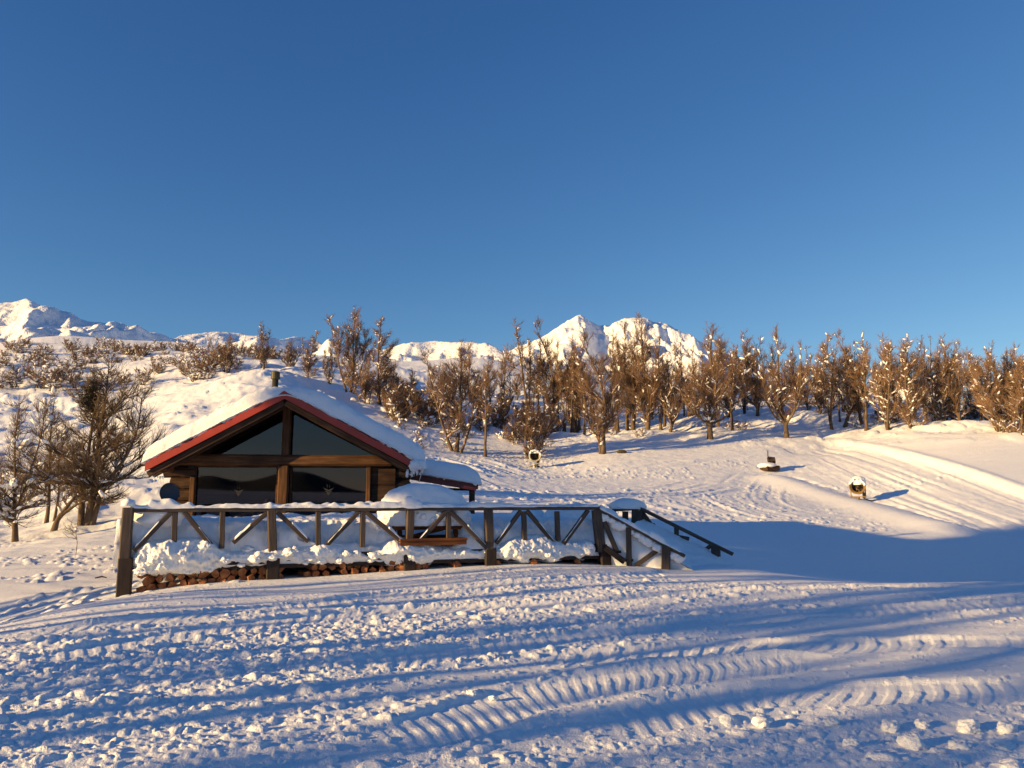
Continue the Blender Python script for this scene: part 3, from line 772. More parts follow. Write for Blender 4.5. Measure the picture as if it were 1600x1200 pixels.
def smooth_roof(x):
    k = 0.30
    s_ = (RZ - EH) / (HWL if x < 0 else HWR)
    return RZ + 0.02 - s_ * (math.sqrt(x * x + k * k) - k * 0.25) + 0.0
random.seed(9)
mb, _ = slab("snow", cab, -HWL - 0.10, HWR + 0.14, 0.06, DEPTH + 0.1, smooth_roof, 0.47, 301, 320, 90, 0.30, 0.055)
for k in range(14): 
    t = random.random(); x = HWR + 0.05 - 0.25 * t
    mb.blob((x, -0.06 + 0.1 * random.random(), smooth_roof(HWR) - 0.02 - 0.10 * random.random()), (0.12, 0.1, 0.11), 0.3, 2.0, ICO2, 500 + k)
for k in range(40):
    x = HWR + 0.08 - 0.42 * random.random(); z = smooth_roof(HWR) - 0.10 - 0.22 * (HWR + 0.1 - x) - random.uniform(0, 0.12)
    mb.blob((x, random.uniform(-0.05, 0.3), z), (0.035, 0.03, 0.07), 0.3, 2.0, ICO1, k)
roof_snow = mb.build("snow_cover", SNOW2, cab, True)
mb, _ = slab("snow", cab, lx0 - 0.1, lx1 + 0.13, LY_ - 0.08, DEPTH - 1.4, lambda x: lz(x) + 0.01, 0.50, 331, 60, 50, 0.5, 0.012, 0.02)
mb.build("snow_cover", SNOW2, cab, True)
random.seed(12)
for k in range(34):
    x = HWR + 0.10 - 0.40 * random.random() ** 0.8; y = random.uniform(-0.08, 0.5); L = random.uniform(0.10, 0.42)
    z = smooth_roof(min(x, HWR)) + 0.02 - 0.1 * random.random(); lean_ = -0.25
    mb = MB(); mb.tube([(x, y, z), (x + lean_ * L * 0.5, y, z - L * 0.5), (x + lean_ * L, y, z - L)], [0.022, 0.014, 0.003], 6); mb.build("icicle", ICE, roof_snow, True)
for k in range(9):
    x = -HWL * 0.93 + random.uniform(-0.05, 0.2); mb = MB(); mb.tube([(x, 0.15, EH - 0.30), (x, 0.15, EH - 0.36 - random.uniform(0.05, 0.2))], [0.012, 0.002], 5); mb.build("icicle", ICE, roof_snow, True)
# dish on the left corner
dc = CL(265, 770, 0.2)
dish = empty("satellite_dish", Vector((CX, CY, 0.25)) + Matrix.Rotation(CA, 3, 'Z') @ Vector((dc.x, 0.2, dc.z)), CA)
tag(dish, "round blue grey satellite dish fixed at the left front corner of the cabin", "satellite dish")
mb = MB(); V = []; nr, na = 7, 32
for side in (0, 1):
    for i in range(nr):
        rr = 0.235 * i / (nr - 1) if i else 0.003
        for k in range(na):
            t = 2 * math.pi * k / na; V.append((rr * math.cos(t), 0.9 * rr * rr * -1 + 0.035 + side * 0.012, rr * 1.08 * math.sin(t)))
Q = []
for side in (0, 1):
    o = side * nr * na
    for i in range(nr - 1):
        for k in range(na):
            q = (o + i * na + k, o + i * na + (k + 1) % na, o + (i + 1) * na + (k + 1) % na, o + (i + 1) * na + k); Q.append(q if side else q[::-1])
for k in range(na): Q.append(((nr - 1) * na + k, (nr - 1) * na + (k + 1) % na, nr * na + (nr - 1) * na + (k + 1) % na, nr * na + (nr - 1) * na + k))
mb.add(V, Q)
mb.build("reflector", DISH, dish, True, Matrix.Rotation(R(26), 4, 'Z') @ Matrix.Rotation(R(-6), 4, 'X'))
mb = MB(); mb.tube([(0, 0.06, -0.05), (0.02, 0.22, -0.08), (0.15, 0.34, -0.08)], 0.022, 8); mb.build("bracket", GUND, dish)
mb = MB(); mb.tube([(0, 0.02, -0.24), (0.03, -0.14, -0.20)], 0.01, 6); mb.box((0.03, -0.16, -0.17), (0.05, 0.06, 0.06)); mb.build("feed_arm", DISH, dish)

# ------------------------------------------------------------------ deck, railings
RA, RB = Vector((P(200, 797, 14.5).x, 14.5, 0)), Vector((P(935, 795, 17.7).x, 17.7, 0))
RD = (RB - RA).normalized(); RN = Vector((-RD.y, RD.x, 0))      # along the rail, and away from the camera
def RP(px, py, off=0.0):
    """photo pixel -> point on the upright plane of the front railing (off metres behind it)"""
    r = ray(px, py); o = RA + RN * off
    t = ((o.x - EYE.x) * RN.x + (o.y - EYE.y) * RN.y) / (r.x * RN.x + r.y * RN.y)
    return EYE + r * t
deck = empty("wooden_deck", (RA.x, RA.y, 0.0))
tag(deck, "raised wooden deck in front of the cabin, buried under deep snow", "deck")
def rel(v, root): return Vector(v) - root.location
DZ = 0.33
L_ = (RB - RA).length
c1 = RA; c2 = RB; c3 = Vector((3.1, 20.2, 0)); c4 = Vector((-1.6, 22.2, 0)); c5 = Vector((-8.2, 19.7, 0))
mb = MB(); pts = [c1 + RN * 0.02, c2 + RN * 0.02, c3, c4, c5]
v = [(p.x, p.y, DZ) for p in pts] + [(p.x, p.y, DZ - 0.07) for p in pts]
mb.add([tuple(rel(a, deck)) for a in v], [(i, (i + 1) % 5, (i + 1) % 5 + 5, i + 5) for i in range(5)], ng=[(0, 1, 2, 3, 4), (9, 8, 7, 6, 5)])
mb.build("floor", W_DARK, deck)
def rail_beam(name, p, q, w, h, mat, parent, ext=0.0, wob=0.004, up=(0, 0, 1)):
    p, q = Vector(p), Vector(q); d = (q - p).normalized()
    return timber(name, rel(p - d * ext, parent), rel(q + d * ext, parent), w, h, mat, parent, up, 0.12, wob, max(2, int((q - p).length / 0.5)))
for pa, pb in (((208, 884), (420, 876)), ((436, 870), (634, 868)), ((648, 868), (756, 864)), ((772, 862), (936, 856))):
    rail_beam("joist", RP(*pa, 0.06), RP(*pb, 0.06), 0.08, 0.17, W_DARK, deck)
for px, py0, py1 in ((197, 872, 935), (427, 868, 905), (639, 862, 892), (765, 858, 885), (944, 850, 878)):
    a, b = RP(px, py0, 0.02), RP(px, py1, 0.02)
    timber("support_block", rel((a.x, a.y, a.z), deck), rel((a.x, a.y, min(b.z, -0.1)), deck), 0.24, 0.24, W_DARK, deck, tuple(RN), 0.08)
for t in (0.15, 0.4, 0.65, 0.9):
    q = RA.lerp(RB, t) + RN * 1.6; timber("support_block", rel((q.x, q.y, DZ - 0.08), deck), rel((q.x, q.y, -0.2), deck), 0.2, 0.2, W_DARK, deck)
# front railing
rail = empty("deck_railing", (RA.x, RA.y, DZ))
tag(rail, "long front railing of the deck with crossed braces between weathered posts", "railing", "deck and stair railings")
topL, topR = RP(203, 797), RP(936, 794)
rail_beam("top_rail", topL + Vector((0, 0, 0.0)), topR, 0.13, 0.075, W_RAIL, rail, 0.12, 0.006)
RTOP = lambda px: topL.lerp(topR, (px - 203) / 733.0).z - 0.04
def upright(px0, py0, px1, py1, w, name, root, off=0.0, mat=W_RAIL):
    a, b = RP(px0, py0, off), RP(px1, py1, off)
    return timber(name, rel(b, root), rel(a, root), w, w, mat, root, tuple(RN), 0.12, 0.005, 3)
for px0, py0, px1, py1, w in ((201, 793, 193, 900, 0.19), (424, 798, 427, 880, 0.16), (641, 798, 638, 872, 0.155), (763, 797, 764, 868, 0.17), (932, 797, 939, 862, 0.19)):
    upright(px0, py0, px1, py1, w, "post", rail)
for px0, px1, yb in ((274, 271, 862), (348, 346, 857), (497, 497, 860), (567, 566, 855), (700, 701, 853), (818, 820, 852), (870, 872, 845)):
    upright(px0, 799, px1, yb, 0.10, "baluster", rail)
BRACES = []
for p, q in (((269, 799), (209, 860)), ((288, 800), (331, 853)), ((419, 800), (364, 848)), ((433, 800), (482, 846)), ((560, 800), (510, 852)), ((572, 800), (634, 852)),
             ((697, 800), (645, 856)), ((704, 799), (760, 855)), ((814, 798), (775, 849)), ((823, 798), (872, 856)), ((919, 797), (880, 850))):
    a, b = RP(*p, -0.015), RP(*q, -0.015); BRACES.append((a, b))
    timber("brace", rel(a, rail), rel(b, rail), 0.09, 0.075, W_RAIL, rail, tuple(RN), 0.12, 0.005, 3)
random.seed(21)
def snow_strip(mb, p, q, w, h, seed, n=300, m=11, clump=0.05):
    """a cushion of snow lying along a rail from p to q"""
    p, q = np.array(p), np.array(q); d = (q - p) / np.linalg.norm(q - p); sd = np.cross(d, (0, 0, 1.0)); sd /= np.linalg.norm(sd); L = np.linalg.norm(q - p)
    t = np.linspace(0, L, n)[:, None]; a = np.linspace(-0.15, math.pi + 0.15, m)[None]
    hh = h * (0.75 + 0.7 * fbm(t * 0.9, t * 0, 3, seed)) + clump * sstep(0.25, 0.7, vnoise(t * 2.1, t * 0, seed + 1)) + clump * 0.4 * vnoise(t * 6, t * 0 + a, seed + 5)
    ww = w * (1 + 0.18 * vnoise(t * 3, a * 1.5, seed + 2) + 0.12 * vnoise(t * 9, a * 2.5, seed + 3))
    end = np.minimum(1, np.minimum(t, L - t) / 0.06) ** 0.5
    X = np.cos(a) * ww * end; Z = np.sin(a) * np.maximum(hh, 0.012) * (1 + 0.15 * vnoise(t * 11, a * 3, seed + 4)) * end
    mb.sheet(p + t[..., None] * d + X[..., None] * sd + Z[..., None] * np.array((0, 0, 1.0)))
mb = MB()
snow_strip(mb, rel(topL + Vector((0, 0, 0.038)), rail), rel(topR + Vector((0, 0, 0.038)), rail), 0.080, 0.08, 431, 500, 11, 0.10)
for k, (a, b) in enumerate(BRACES):              # snow caught on the lower half of the braces
    t = random.uniform(0.25, 0.6); snow_strip(mb, rel(a.lerp(b, t) + Vector((0, 0, 0.05)), rail), rel(b + Vector((0, 0, 0.03)), rail), 0.05, 0.045, 450 + k * 3, 60, 9, 0.05)
a = RP(200, 790); mb.blob(tuple(rel(a + Vector((0, 0, 0.03)), rail)), (0.13, 0.13, 0.10), 0.15, 2, ICO2, 3, flatb=-0.4)
mb.build("snow_cover", SNOW2, rail, True)
# left side railing running back to the cabin
sr = empty("deck_side_railing", (RA.x, RA.y, DZ))
tag(sr, "short side railing at the left end of the deck, mostly hidden by snow", "railing", "deck and stair railings")
bk = Vector((-8.3, 19.3, 0))
A0, B0 = Vector((RA.x - 0.02, RA.y + 0.12, topL.z)), Vector((bk.x, bk.y, topL.z))
timber("top_rail", rel(A0, sr), rel(B0, sr), 0.12, 0.07, W_RAIL, sr, wob=0.004, seg=4)
timber("brace", rel(A0.lerp(B0, 0.16) + Vector((0, 0, -0.05)), sr), rel(A0.lerp(B0, 0.02) + Vector((0, 0, -0.75)), sr), 0.08, 0.08, W_RAIL, sr)
for t in (0.35, 0.68, 1.0):
    q = A0.lerp(B0, t); timber("post", rel((q.x, q.y, DZ), sr), rel((q.x, q.y, topL.z - 0.035), sr), 0.13, 0.13, W_RAIL, sr)

# stair railings
def DPT(px, py, d): return P(px, py, d)
def stair_rail(label, top, d0, d1, posts, braces, extra=None):
    px0, px1 = top[0][0], top[-1][0]
    dd = lambda px: d0 + (d1 - d0) * (px - px0) / (px1 - px0)
    pt = lambda p: P(p[0], p[1], dd(p[0]))
    o = pt(top[0]); root = empty("stair_railing", (o.x, o.y, 0.0)); tag(root, label, "railing", "deck and stair railings")
    nrm = (pt(top[-1]) - pt(top[0])); nrm = Vector((-nrm.y, nrm.x, 0)).normalized()
    for a, b in zip(top[:-1], top[1:]):
        timber("handrail", rel(pt(a), root), rel(pt(b), root), 0.12, 0.075, W_RAIL, root, wob=0.005, seg=4)
    for x0, y0, x1, y1, w in posts:
        timber("post", rel(P(x1, y1, dd(x0)), root), rel(P(x0, y0, dd(x0)), root), w, w, W_RAIL, root, tuple(nrm), 0.12, 0.004, 2)
    for a, b, w in braces:
        timber("brace", rel(pt(a) + nrm * 0.02, root), rel(pt(b) + nrm * 0.02, root), w, w * 0.8, W_RAIL, root, tuple(nrm), 0.12, 0.004, 2)
    return root, pt
sr1, pt1 = stair_rail("stair railing nearer the camera, sloping down from the deck corner to the right", [(936, 796), (1070, 869)], 17.7, 17.4,
           [(982, 824, 983, 884, 0.12), (1041, 854, 1040, 892, 0.19)], [((938, 801), (964, 862), 0.11), ((1032, 856), (993, 884), 0.10)])
sr2, pt2 = stair_rail("far stair railing with dark handrail, its foot deep in smooth snow", [(1000, 794), (1145, 866)], 20.0, 18.9,
           [(997, 797, 996, 822, 0.27), (1057, 823, 1057, 845, 0.10), (1118, 853, 1119, 884, 0.19)],
           [((1001, 798), (1019, 823), 0.10), ((1020, 818), (1036, 842), 0.06), ((1110, 853), (1092, 866), 0.09), ((1050, 837), (1076, 842), 0.09)])
mb = MB(); random.seed(31)
snow_strip(mb, rel(pt1((936, 796)) + Vector((0, 0, 0.035)), sr1), rel(pt1((1066, 867)) + Vector((0, 0, 0.035)), sr1), 0.085, 0.07, 441, 140, 11, 0.06)
mb.build("snow_cover", SNOW2, sr1, True)
# short back railing on the far side of the deck, with a pillow of snow
br = empty("deck_back_railing", (P(960, 800, 20.2).x, 20.2, DZ))
tag(br, "short back railing beside the stair head under a rounded snow pillow", "railing", "deck and stair railings")
timber("top_rail", rel(P(957, 797, 20.3), br), rel(P(1004, 794, 20.0), br), 0.13, 0.08, W_RAIL, br)
for px in (958, 977): timber("post", rel(P(px, 822, 20.2), br), rel(P(px, 799, 20.2), br), 0.14, 0.14, W_DARK if px < 960 else W_RAIL, br)
mb = MB(); c = P(982, 791, 20.15); mb.blob(tuple(rel(c, br)), (0.48, 0.30, 0.20), 0.10, 1.6, ICO3, 4, flatb=-0.35); mb.build("snow_cover", SNOW2, br, True)
# stair: stringers and treads under the snow
st = empty("deck_stair", (RB.x, RB.y, 0.0)); tag(st, "wooden stair from the deck corner down to the snow, its treads buried", "stair")
a, b = P(946, 856, 17.62), P(976, 878, 17.5)
timber("stringer", rel(a, st), rel(b, st), 0.10, 0.12, W_DARK, st)
for k in range(3):
    t = (k + 0.6) / 3.6; q = a.lerp(b + (b - a) * 1.2, t); timber("tread", rel((q.x + 0.05, q.y + 0.1, q.z + 0.02), st), rel((q.x + 0.95, q.y + 1.9, q.z + 0.02), st), 0.28, 0.05, W_LOG, st)
timber("stringer", rel(a + Vector((1.0, 2.0, -0.05)), st), rel(b + Vector((1.9, 1.8, -0.25)), st), 0.10, 0.26, W_LOG, st)

# picnic tables with domes of snow
def picnic_table(loc, rz, label, dome, seed):
    t = empty("picnic_table", loc, rz); tag(t, label, "table", "snowed in picnic tables on the deck")
    mb = MB()
    for k in range(5): mb.beam((-0.70, -0.30 + 0.15 * k, 0.74), (0.70, -0.30 + 0.15 * k, 0.74), 0.14, 0.045, ch=0.08)
    mb.build("table_top", W_ORANGE, t)
    mb = MB(); mb.beam((-0.75, -0.365, 0.665), (0.75, -0.365, 0.665), 0.03, 0.09); mb.build("apron", W_ORANGE, t)
    for sy in (-1, 1):
        mb = MB()
        for k in range(2): mb.beam((-0.70, sy * (0.62 + 0.15 * k), 0.44), (0.70, sy * (0.62 + 0.15 * k), 0.44), 0.14, 0.045, ch=0.08)
        mb.beam((-0.69, sy * 0.80, 0.39), (0.69, sy * 0.80, 0.39), 0.03, 0.12); mb.build("bench", W_ORANGE, t)
    for sx in (-0.6, 0.6):
        for sy in (-1, 1):
            mb = MB(); mb.beam((sx, sy * 0.22, 0.71), (sx, sy * 0.62, 0.0), 0.045, 0.10, (1, 0, 0)); mb.build("leg", W_ORANGE, t)
        mb = MB(); mb.beam((sx + 0.05, -0.72, 0.38), (sx + 0.05, 0.72, 0.38), 0.04, 0.09); mb.build("leg_rail", W_ORANGE, t)
    mb = MB(); mb.beam((-0.55, 0, 0.40), (0.55, 0, 0.66), 0.05, 0.08); mb.build("cross_brace", W_ORANGE, t)
    a_, b_, h_ = dome
    mb = MB()
    v = ICO4[0].copy(); th_ = np.maximum(v[:, 2], -0.12)
    nzv = noise3(v, 2.2, seed) * 0.07 + noise3(v, 7.0, seed + 1) * 0.03 + noise3(v, 16.0, seed + 2) * 0.018
    sq = np.abs(v[:, :2]) ** 0.85 * np.sign(v[:, :2])
    V = np.stack([sq[:, 0] * a_, sq[:, 1] * b_, np.maximum(th_, -0.12) * h_], -1) * (1 + nzv)[:, None]
    side = np.clip(1 - v[:, 2] * 1.6, 0, 1)
    V[:, 1] += -0.05 * side * noise3(v, 12, seed + 6) * (v[:, 1] < 0)
    V[:, 2] += 0.80
    mb.add(V, t=ICO4[1])
    random.seed(seed)
    for k in range(46):
        an = random.uniform(math.pi * 1.0, 2 * math.pi); r = random.uniform(0.03, 0.085)
        mb.blob((a_ * 0.97 * math.cos(an), b_ * 0.97 * math.sin(an), 0.80 + random.uniform(-0.03, 0.16)), (r * 1.2, r, r), 0.3, 2, ICO1, k)
    mb.build("snow_cover", SNOW2, t, True)
    return t
p = RP(664, 803, 0.66)
picnic_table((p.x, p.y, DZ - 0.02), math.atan2(RD.y, RD.x), "picnic table right behind the front railing with orange legs under a big snow dome", (0.98, 0.62, 0.80), 41)
p = P(905, 806, 19.0); picnic_table((p.x, p.y, DZ - 0.16), 0.30, "picnic table near the stair head under the longest snow pillow", (0.98, 0.6, 0.50), 43)
p = P(823, 806, 19.3); picnic_table((p.x, p.y, DZ - 0.19), 0.2, "picnic table under a small snow pillow between the two bigger ones", (0.52, 0.45, 0.42), 47)

# deep snow on the deck, bulging through the railing
def deck_snow():
    nu, nv = 420, 90
    U = np.linspace(-0.02, 1.0, nu)[:, None] * L_ + np.zeros((1, nv)); V = (np.linspace(0, 1, nv) ** 1.4 * 3.6)[None] + np.zeros((nu, 1))
    X = RA.x + RD.x * U + RN.x * V; Y = RA.y + RD.y * U + RN.y * V
    up = RP(668, 830); uc = (up - RA).dot(RD)
    topz = 1.20 + 0.10 * fbm(U * 0.7, V * 0.7, 3, 401) - 0.10 * sstep(5.0, 8.5, U) 
    hole = np.exp(-(((U - uc) / 0.85) ** 4)) * (V < 1.6)
    # front face: rises steeply with a rough slumped foot
    foot = 0.34 + 0.20 * fbm(U * 1.1, U * 0 + 2, 3, 402)
    setb = 0.16 + 0.10 * vnoise(U * 0.8, U * 0, 403) 
    slope = 0.30 + 0.16 * vnoise(U * 1.3 + 5, U * 0, 405)
    k = np.clip((V - setb) / (slope), 0, 1); k = np.sqrt(np.clip(1 - (1 - k) ** 2, 0, 1))
    Z = DZ + foot * sstep(0.0, 0.10, V) + np.maximum(topz - DZ - foot, 0) * k
    Z = Z * (1 - hole) + (DZ + 0.10 + 0.12 * fbm(U * 2, V * 2, 2, 406)) * hole
    Z += (0.05 * fbm(U * 3, V * 3, 3, 407) + 0.02 * fbm(U * 9, V * 9, 2, 408)) 
    Z = np.minimum(Z, np.where(V < 1.0, 1.30, 1.36))
    Z = Z * (1 - sstep(2.6, 3.6, V)) + 0.9 * sstep(2.6, 3.6, V)
    Z[:, 0] = DZ + 0.01
    push = (0.16 * fbm(U * 1.3, Z * 2.2, 3, 421) + 0.09 * fbm(U * 4.5, Z * 5.5, 3, 422, 0.6)) * sstep(0.0, 0.12, V) * (1 - sstep(0.7, 1.1, V)) * (1 - hole)
    X = X + RN.x * push; Y = Y + RN.y * push
    mb = MB(); mb.sheet(np.stack([X, Y, Z], -1)[::1])
    mb.sheet(np.stack([np.stack([X[:, 0], Y[:, 0], Z[:, 0]], -1), np.stack([X[:, 0] + RN.x * .3, Y[:, 0] + RN.y * .3, Z[:, 0] * 0 + DZ], -1)], 1))
    random.seed(51)
    # clumps that slumped over the deck edge
    def lump(c, rad, seed):
        v = ICO3[0]
        k = 1 + 0.22 * noise3(v + seed * 0.7, 1.7, seed) + 0.16 * noise3(v + seed, 4.0, seed + 3) + 0.10 * noise3(v, 9.0, seed + 5)
        mb.add(v * k[:, None] * np.array(rad) + np.array(c), t=ICO3[1])
    n_u, n_q = 640, 34
    u_ = np.linspace(0.015, 0.985, n_u)[:, None] * L_; q_ = np.linspace(0, 1, n_q)[None]
    pxu = 200 + 735 * u_ / L_
    big = 0.5 + 0.5 * np.sin(u_ * 2.4 + 1.2 * vnoise(u_ * 0.7, u_ * 0, 471)) * 0.6 + 0.4 * vnoise(u_ * 1.6, u_ * 0, 472)
    gap = np.exp(-((pxu - 670) / 26.0) ** 4); big = big * (1 - 0.75 * gap) + 0.22 * np.exp(-((pxu - 320) / 95.0) ** 4)
    lip = sstep(0, 0.35, u_) * sstep(L_, L_ - 0.2, u_)
    zt = DZ + 0.21 + 0.28 * np.clip(big, 0, 1.2) * lip; zb = DZ - 0.03 - 0.13 * np.clip(big + 0.3 * vnoise(u_ * 3.1, u_ * 0, 473), 0, 1.2) * lip; oo = 0.05 + 0.20 * np.clip(big, 0.1, 1.2) * lip
    ang = q_ * math.pi * 0.999
    off_ = 0.34 - (0.34 + oo) * np.sin(ang) ** 0.8 * (1 - 0.25 * q_)
    zz_ = zt + (zb - zt) * (1 - np.cos(np.minimum(ang, math.pi))) / 2
    rgh = 0.085 * fbm(u_ * 3.2, zz_ * 5.5, 3, 474) + 0.055 * fbm(u_ * 8, zz_ * 15, 3, 475, 0.6) + 0.016 * vnoise(u_ * 30, zz_ * 30, 476)
    off_ = off_ - rgh * np.sin(np.minimum(ang, math.pi)) ** 0.5 * (0.4 + big); zz_ = zz_ + 0.05 * fbm(u_ * 5, q_ * 3 + u_ * 0, 3, 477) + 0.012 * vnoise(u_ * 14, q_ * 5 + u_ * 0, 478)
    mb.sheet(np.stack([RA.x + RD.x * u_ + RN.x * off_, RA.y + RD.y * u_ + RN.y * off_, zz_], -1))
    for k in range(120):
        u = random.uniform(0.02, 0.985); px_ = 200 + u * 735
        amp = 0.55 + 0.45 * math.sin(px_ * 0.045) * math.sin(px_ * 0.017 + 0.6)
        if 215 < px_ < 430: amp += 0.35
        if 640 < px_ < 700: amp *= 0.35
        if px_ < 218: amp *= 0.15
        if random.random() > amp: continue
        r = random.uniform(0.03, 0.085) * (0.75 + 0.45 * amp)
        o = random.uniform(-0.16, 0.14); z = DZ + 0.07 + random.uniform(-0.03, 0.24) * (0.5 + 0.7 * amp) - (0.09 if o < -0.02 else 0) * amp
        q = RA + RD * (u * L_) + RN * o
        lump((q.x, q.y, z), (r * 1.35, r, r * 0.85), k)
    for p_, rads in (((245, 806), (0.55, 0.35, 0.28)), ((600, 840), (0.25, 0.2, 0.2)), ((735, 845), (0.34, 0.25, 0.42)), ((780, 840), (0.3, 0.25, 0.4)), ((668, 858), (0.33, 0.2, 0.15))):
        q = RP(*p_, 0.35); mb.blob(tuple(q), rads, 0.12, 2.0, ICO3, p_[0])
    o = mb.build("deck_snow", SNOW2, None, True)
    tag(o, "deep crusted snow heaped on the deck behind the railing", kind="stuff")
deck_snow()
# snow filling the stair
def stair_snow():
    n = 60; m = 40
    a0, a1 = pt1((938, 802)), pt1((1066, 872)); b0, b1 = pt2((1003, 803)), pt2((1140, 871))
    pts = np.zeros((n, m, 3))
    for i in range(n):
        t = i / (n - 1) * 1.12; A = a0 + (a1 - a0) * t; B = b0 + (b1 - b0) * t
        for j in range(m):
            s_ = j / (m - 1); q = A.lerp(B, s_)
            z = q.z - 0.10 - 0.20 * math.sin(math.pi * s_) 
            pts[i, j] = (q.x, q.y, max(z, -0.25))
    X, Y = pts[..., 0], pts[..., 1]
    pts[..., 2] += 0.06 * fbm(X * 1.5, Y * 1.5, 3, 411) + 0.02 * fbm(X * 6, Y * 6, 2, 412)
    front = pts[:, :1].copy(); low = front.copy(); low[..., 2] = -0.3
    k = 14; wall = np.zeros((n, k, 3))
    for j in range(k):
        s_ = j / (k - 1); wall[:, j] = front[:, 0] * (1 - s_) + low[:, 0] * s_
        bulge = 0.10 * math.sin(math.pi * min(1, s_ * 1.3)) if s_ < 0.75 else 0
        wall[:, j, 1] += 0.17 - bulge * (1 + vnoise(wall[:, j, 0] * 2.0, wall[:, j, 2] * 2.5, 413)); wall[:, j, 0] += 0.04 * vnoise(wall[:, j, 0] * 4, wall[:, j, 2] * 4, 414)
    mb = MB(); mb.sheet(pts); mb.sheet(wall[:, ::-1])
    rng_ = random.Random(3)
    for q in range(26):
        t = rng_.random(); p_ = a0.lerp(a1, t); r = rng_.uniform(0.04, 0.11)
        mb.blob((p_.x, p_.y + 0.03, p_.z - 0.06 + rng_.uniform(-0.03, 0.06)), (r * 1.3, r, r), 0.25, 2, ICO1, q)
    tag(mb.build("stair_snow", SNOW2, None, True), "snow packed between the stair railings", kind="stuff")
stair_snow()

# firewood under the deck edge
LOGS = []
def log_mesh(seed):
    rg = random.Random(seed); n = rg.choice([5, 6, 7]); L = 0.36
    pr = []
    for k in range(n):
        t = 2 * math.pi * (k + rg.uniform(-0.25, 0.25)) / n; r = rg.uniform(0.065, 0.115); pr.append((r * math.cos(t), r * math.sin(t) * 0.85))
    V = []
    for y, s_ in ((0, 0.92), (0.012, 1.0), (L - 0.012, 1.0), (L, 0.92)):
        V += [(a * s_, y + rg.uniform(-0.006, 0.006), b * s_) for a, b in pr]
    Q = [(j * n + k, j * n + (k + 1) % n, (j + 1) * n + (k + 1) % n, (j + 1) * n + k) for j in range(3) for k in range(n)]
    mb = MB(); mb.add(V, [q[::-1] for q in Q], ng=[tuple(range(n)), tuple(range(4 * n - 1, 3 * n - 1, -1))])
    return mesh_np("firewood_log", np.concatenate(mb.v), [np.concatenate(mb.q)] + mb.ng, W_FIRE)
log_meshes = [log_mesh(i) for i in range(7)]
random.seed(61)
row = 0
for lvl in range(4):
    u = 0.30 + (lvl % 2) * 0.09
    while u < L_ - 0.4:
        q = RA + RD * u + RN * (0.0 + random.uniform(-0.05, 0.05) + lvl * 0.02)
        gz_ = Hxy(q.x, q.y); z = max(gz_, -0.12) + 0.05 + lvl * 0.125
        px_ = 200 + 735 * u / L_
        ok = z < DZ - 0.02 and not (415 < px_ < 438 or 630 < px_ < 648)
        if px_ > 430 and random.random() < 0.25 + 0.5 * (px_ > 660): ok = False
        if ok:
            o = obj("firewood_log", random.choice(log_meshes))
            o.location = (q.x, q.y, z); o.rotation_euler = (random.uniform(-0.15, 0.15), random.uniform(0, 6.28), math.atan2(RD.y, RD.x) + random.uniform(-0.35, 0.35))
            k = random.uniform(0.8, 1.15); o.scale = (k, 1, k)
            tag(o, "split orange brown firewood log stacked under the front edge of the deck", "firewood", "firewood logs stacked under the deck")
        u += random.uniform(0.15, 0.20)

# broken blocks of snow thrown up by the groomer
random.seed(81)
for k, (px, py, w) in enumerate([(1190, 1130, .13), (1300, 1132, .12), (1392, 1140, .14), (1440, 1136, .10), (1512, 1140, .15), (1575, 1143, .14), (1425, 1166, .16), (1500, 1172, .13), (1560, 1176, .15), (738, 1086, .10), (770, 1092, .07),
                                 (450, 1072, .08), (95, 1098, .08), (255, 1024, .10), (640, 1004, .09), (345, 1052, .09), (1330, 1165, .11)]):
    g = G(px, py); mb = MB()
    V = np.clip(ICO3[0] * 1.08, -0.92, 0.92)
    kk = 1 + 0.22 * noise3(V + k * 1.3, 2.2, k) + 0.16 * noise3(V + k, 5.0, k + 5) + 0.08 * noise3(V, 11.0, k + 9)
    mb.add(V * kk[:, None] * np.array((w, w * 0.8, w * 0.6)) * 0.5, t=ICO3[1])
    o = mb.build("snow_block", SNOW2, None, True); o.location = (g.x, g.y, g.z + w * 0.06); o.rotation_euler = (random.uniform(-.25, .25), random.uniform(-.25, .25), random.uniform(0, 6.28))
    tag(o, "broken block of packed snow lying on the churned foreground", "snow block", "broken snow blocks on the foreground")

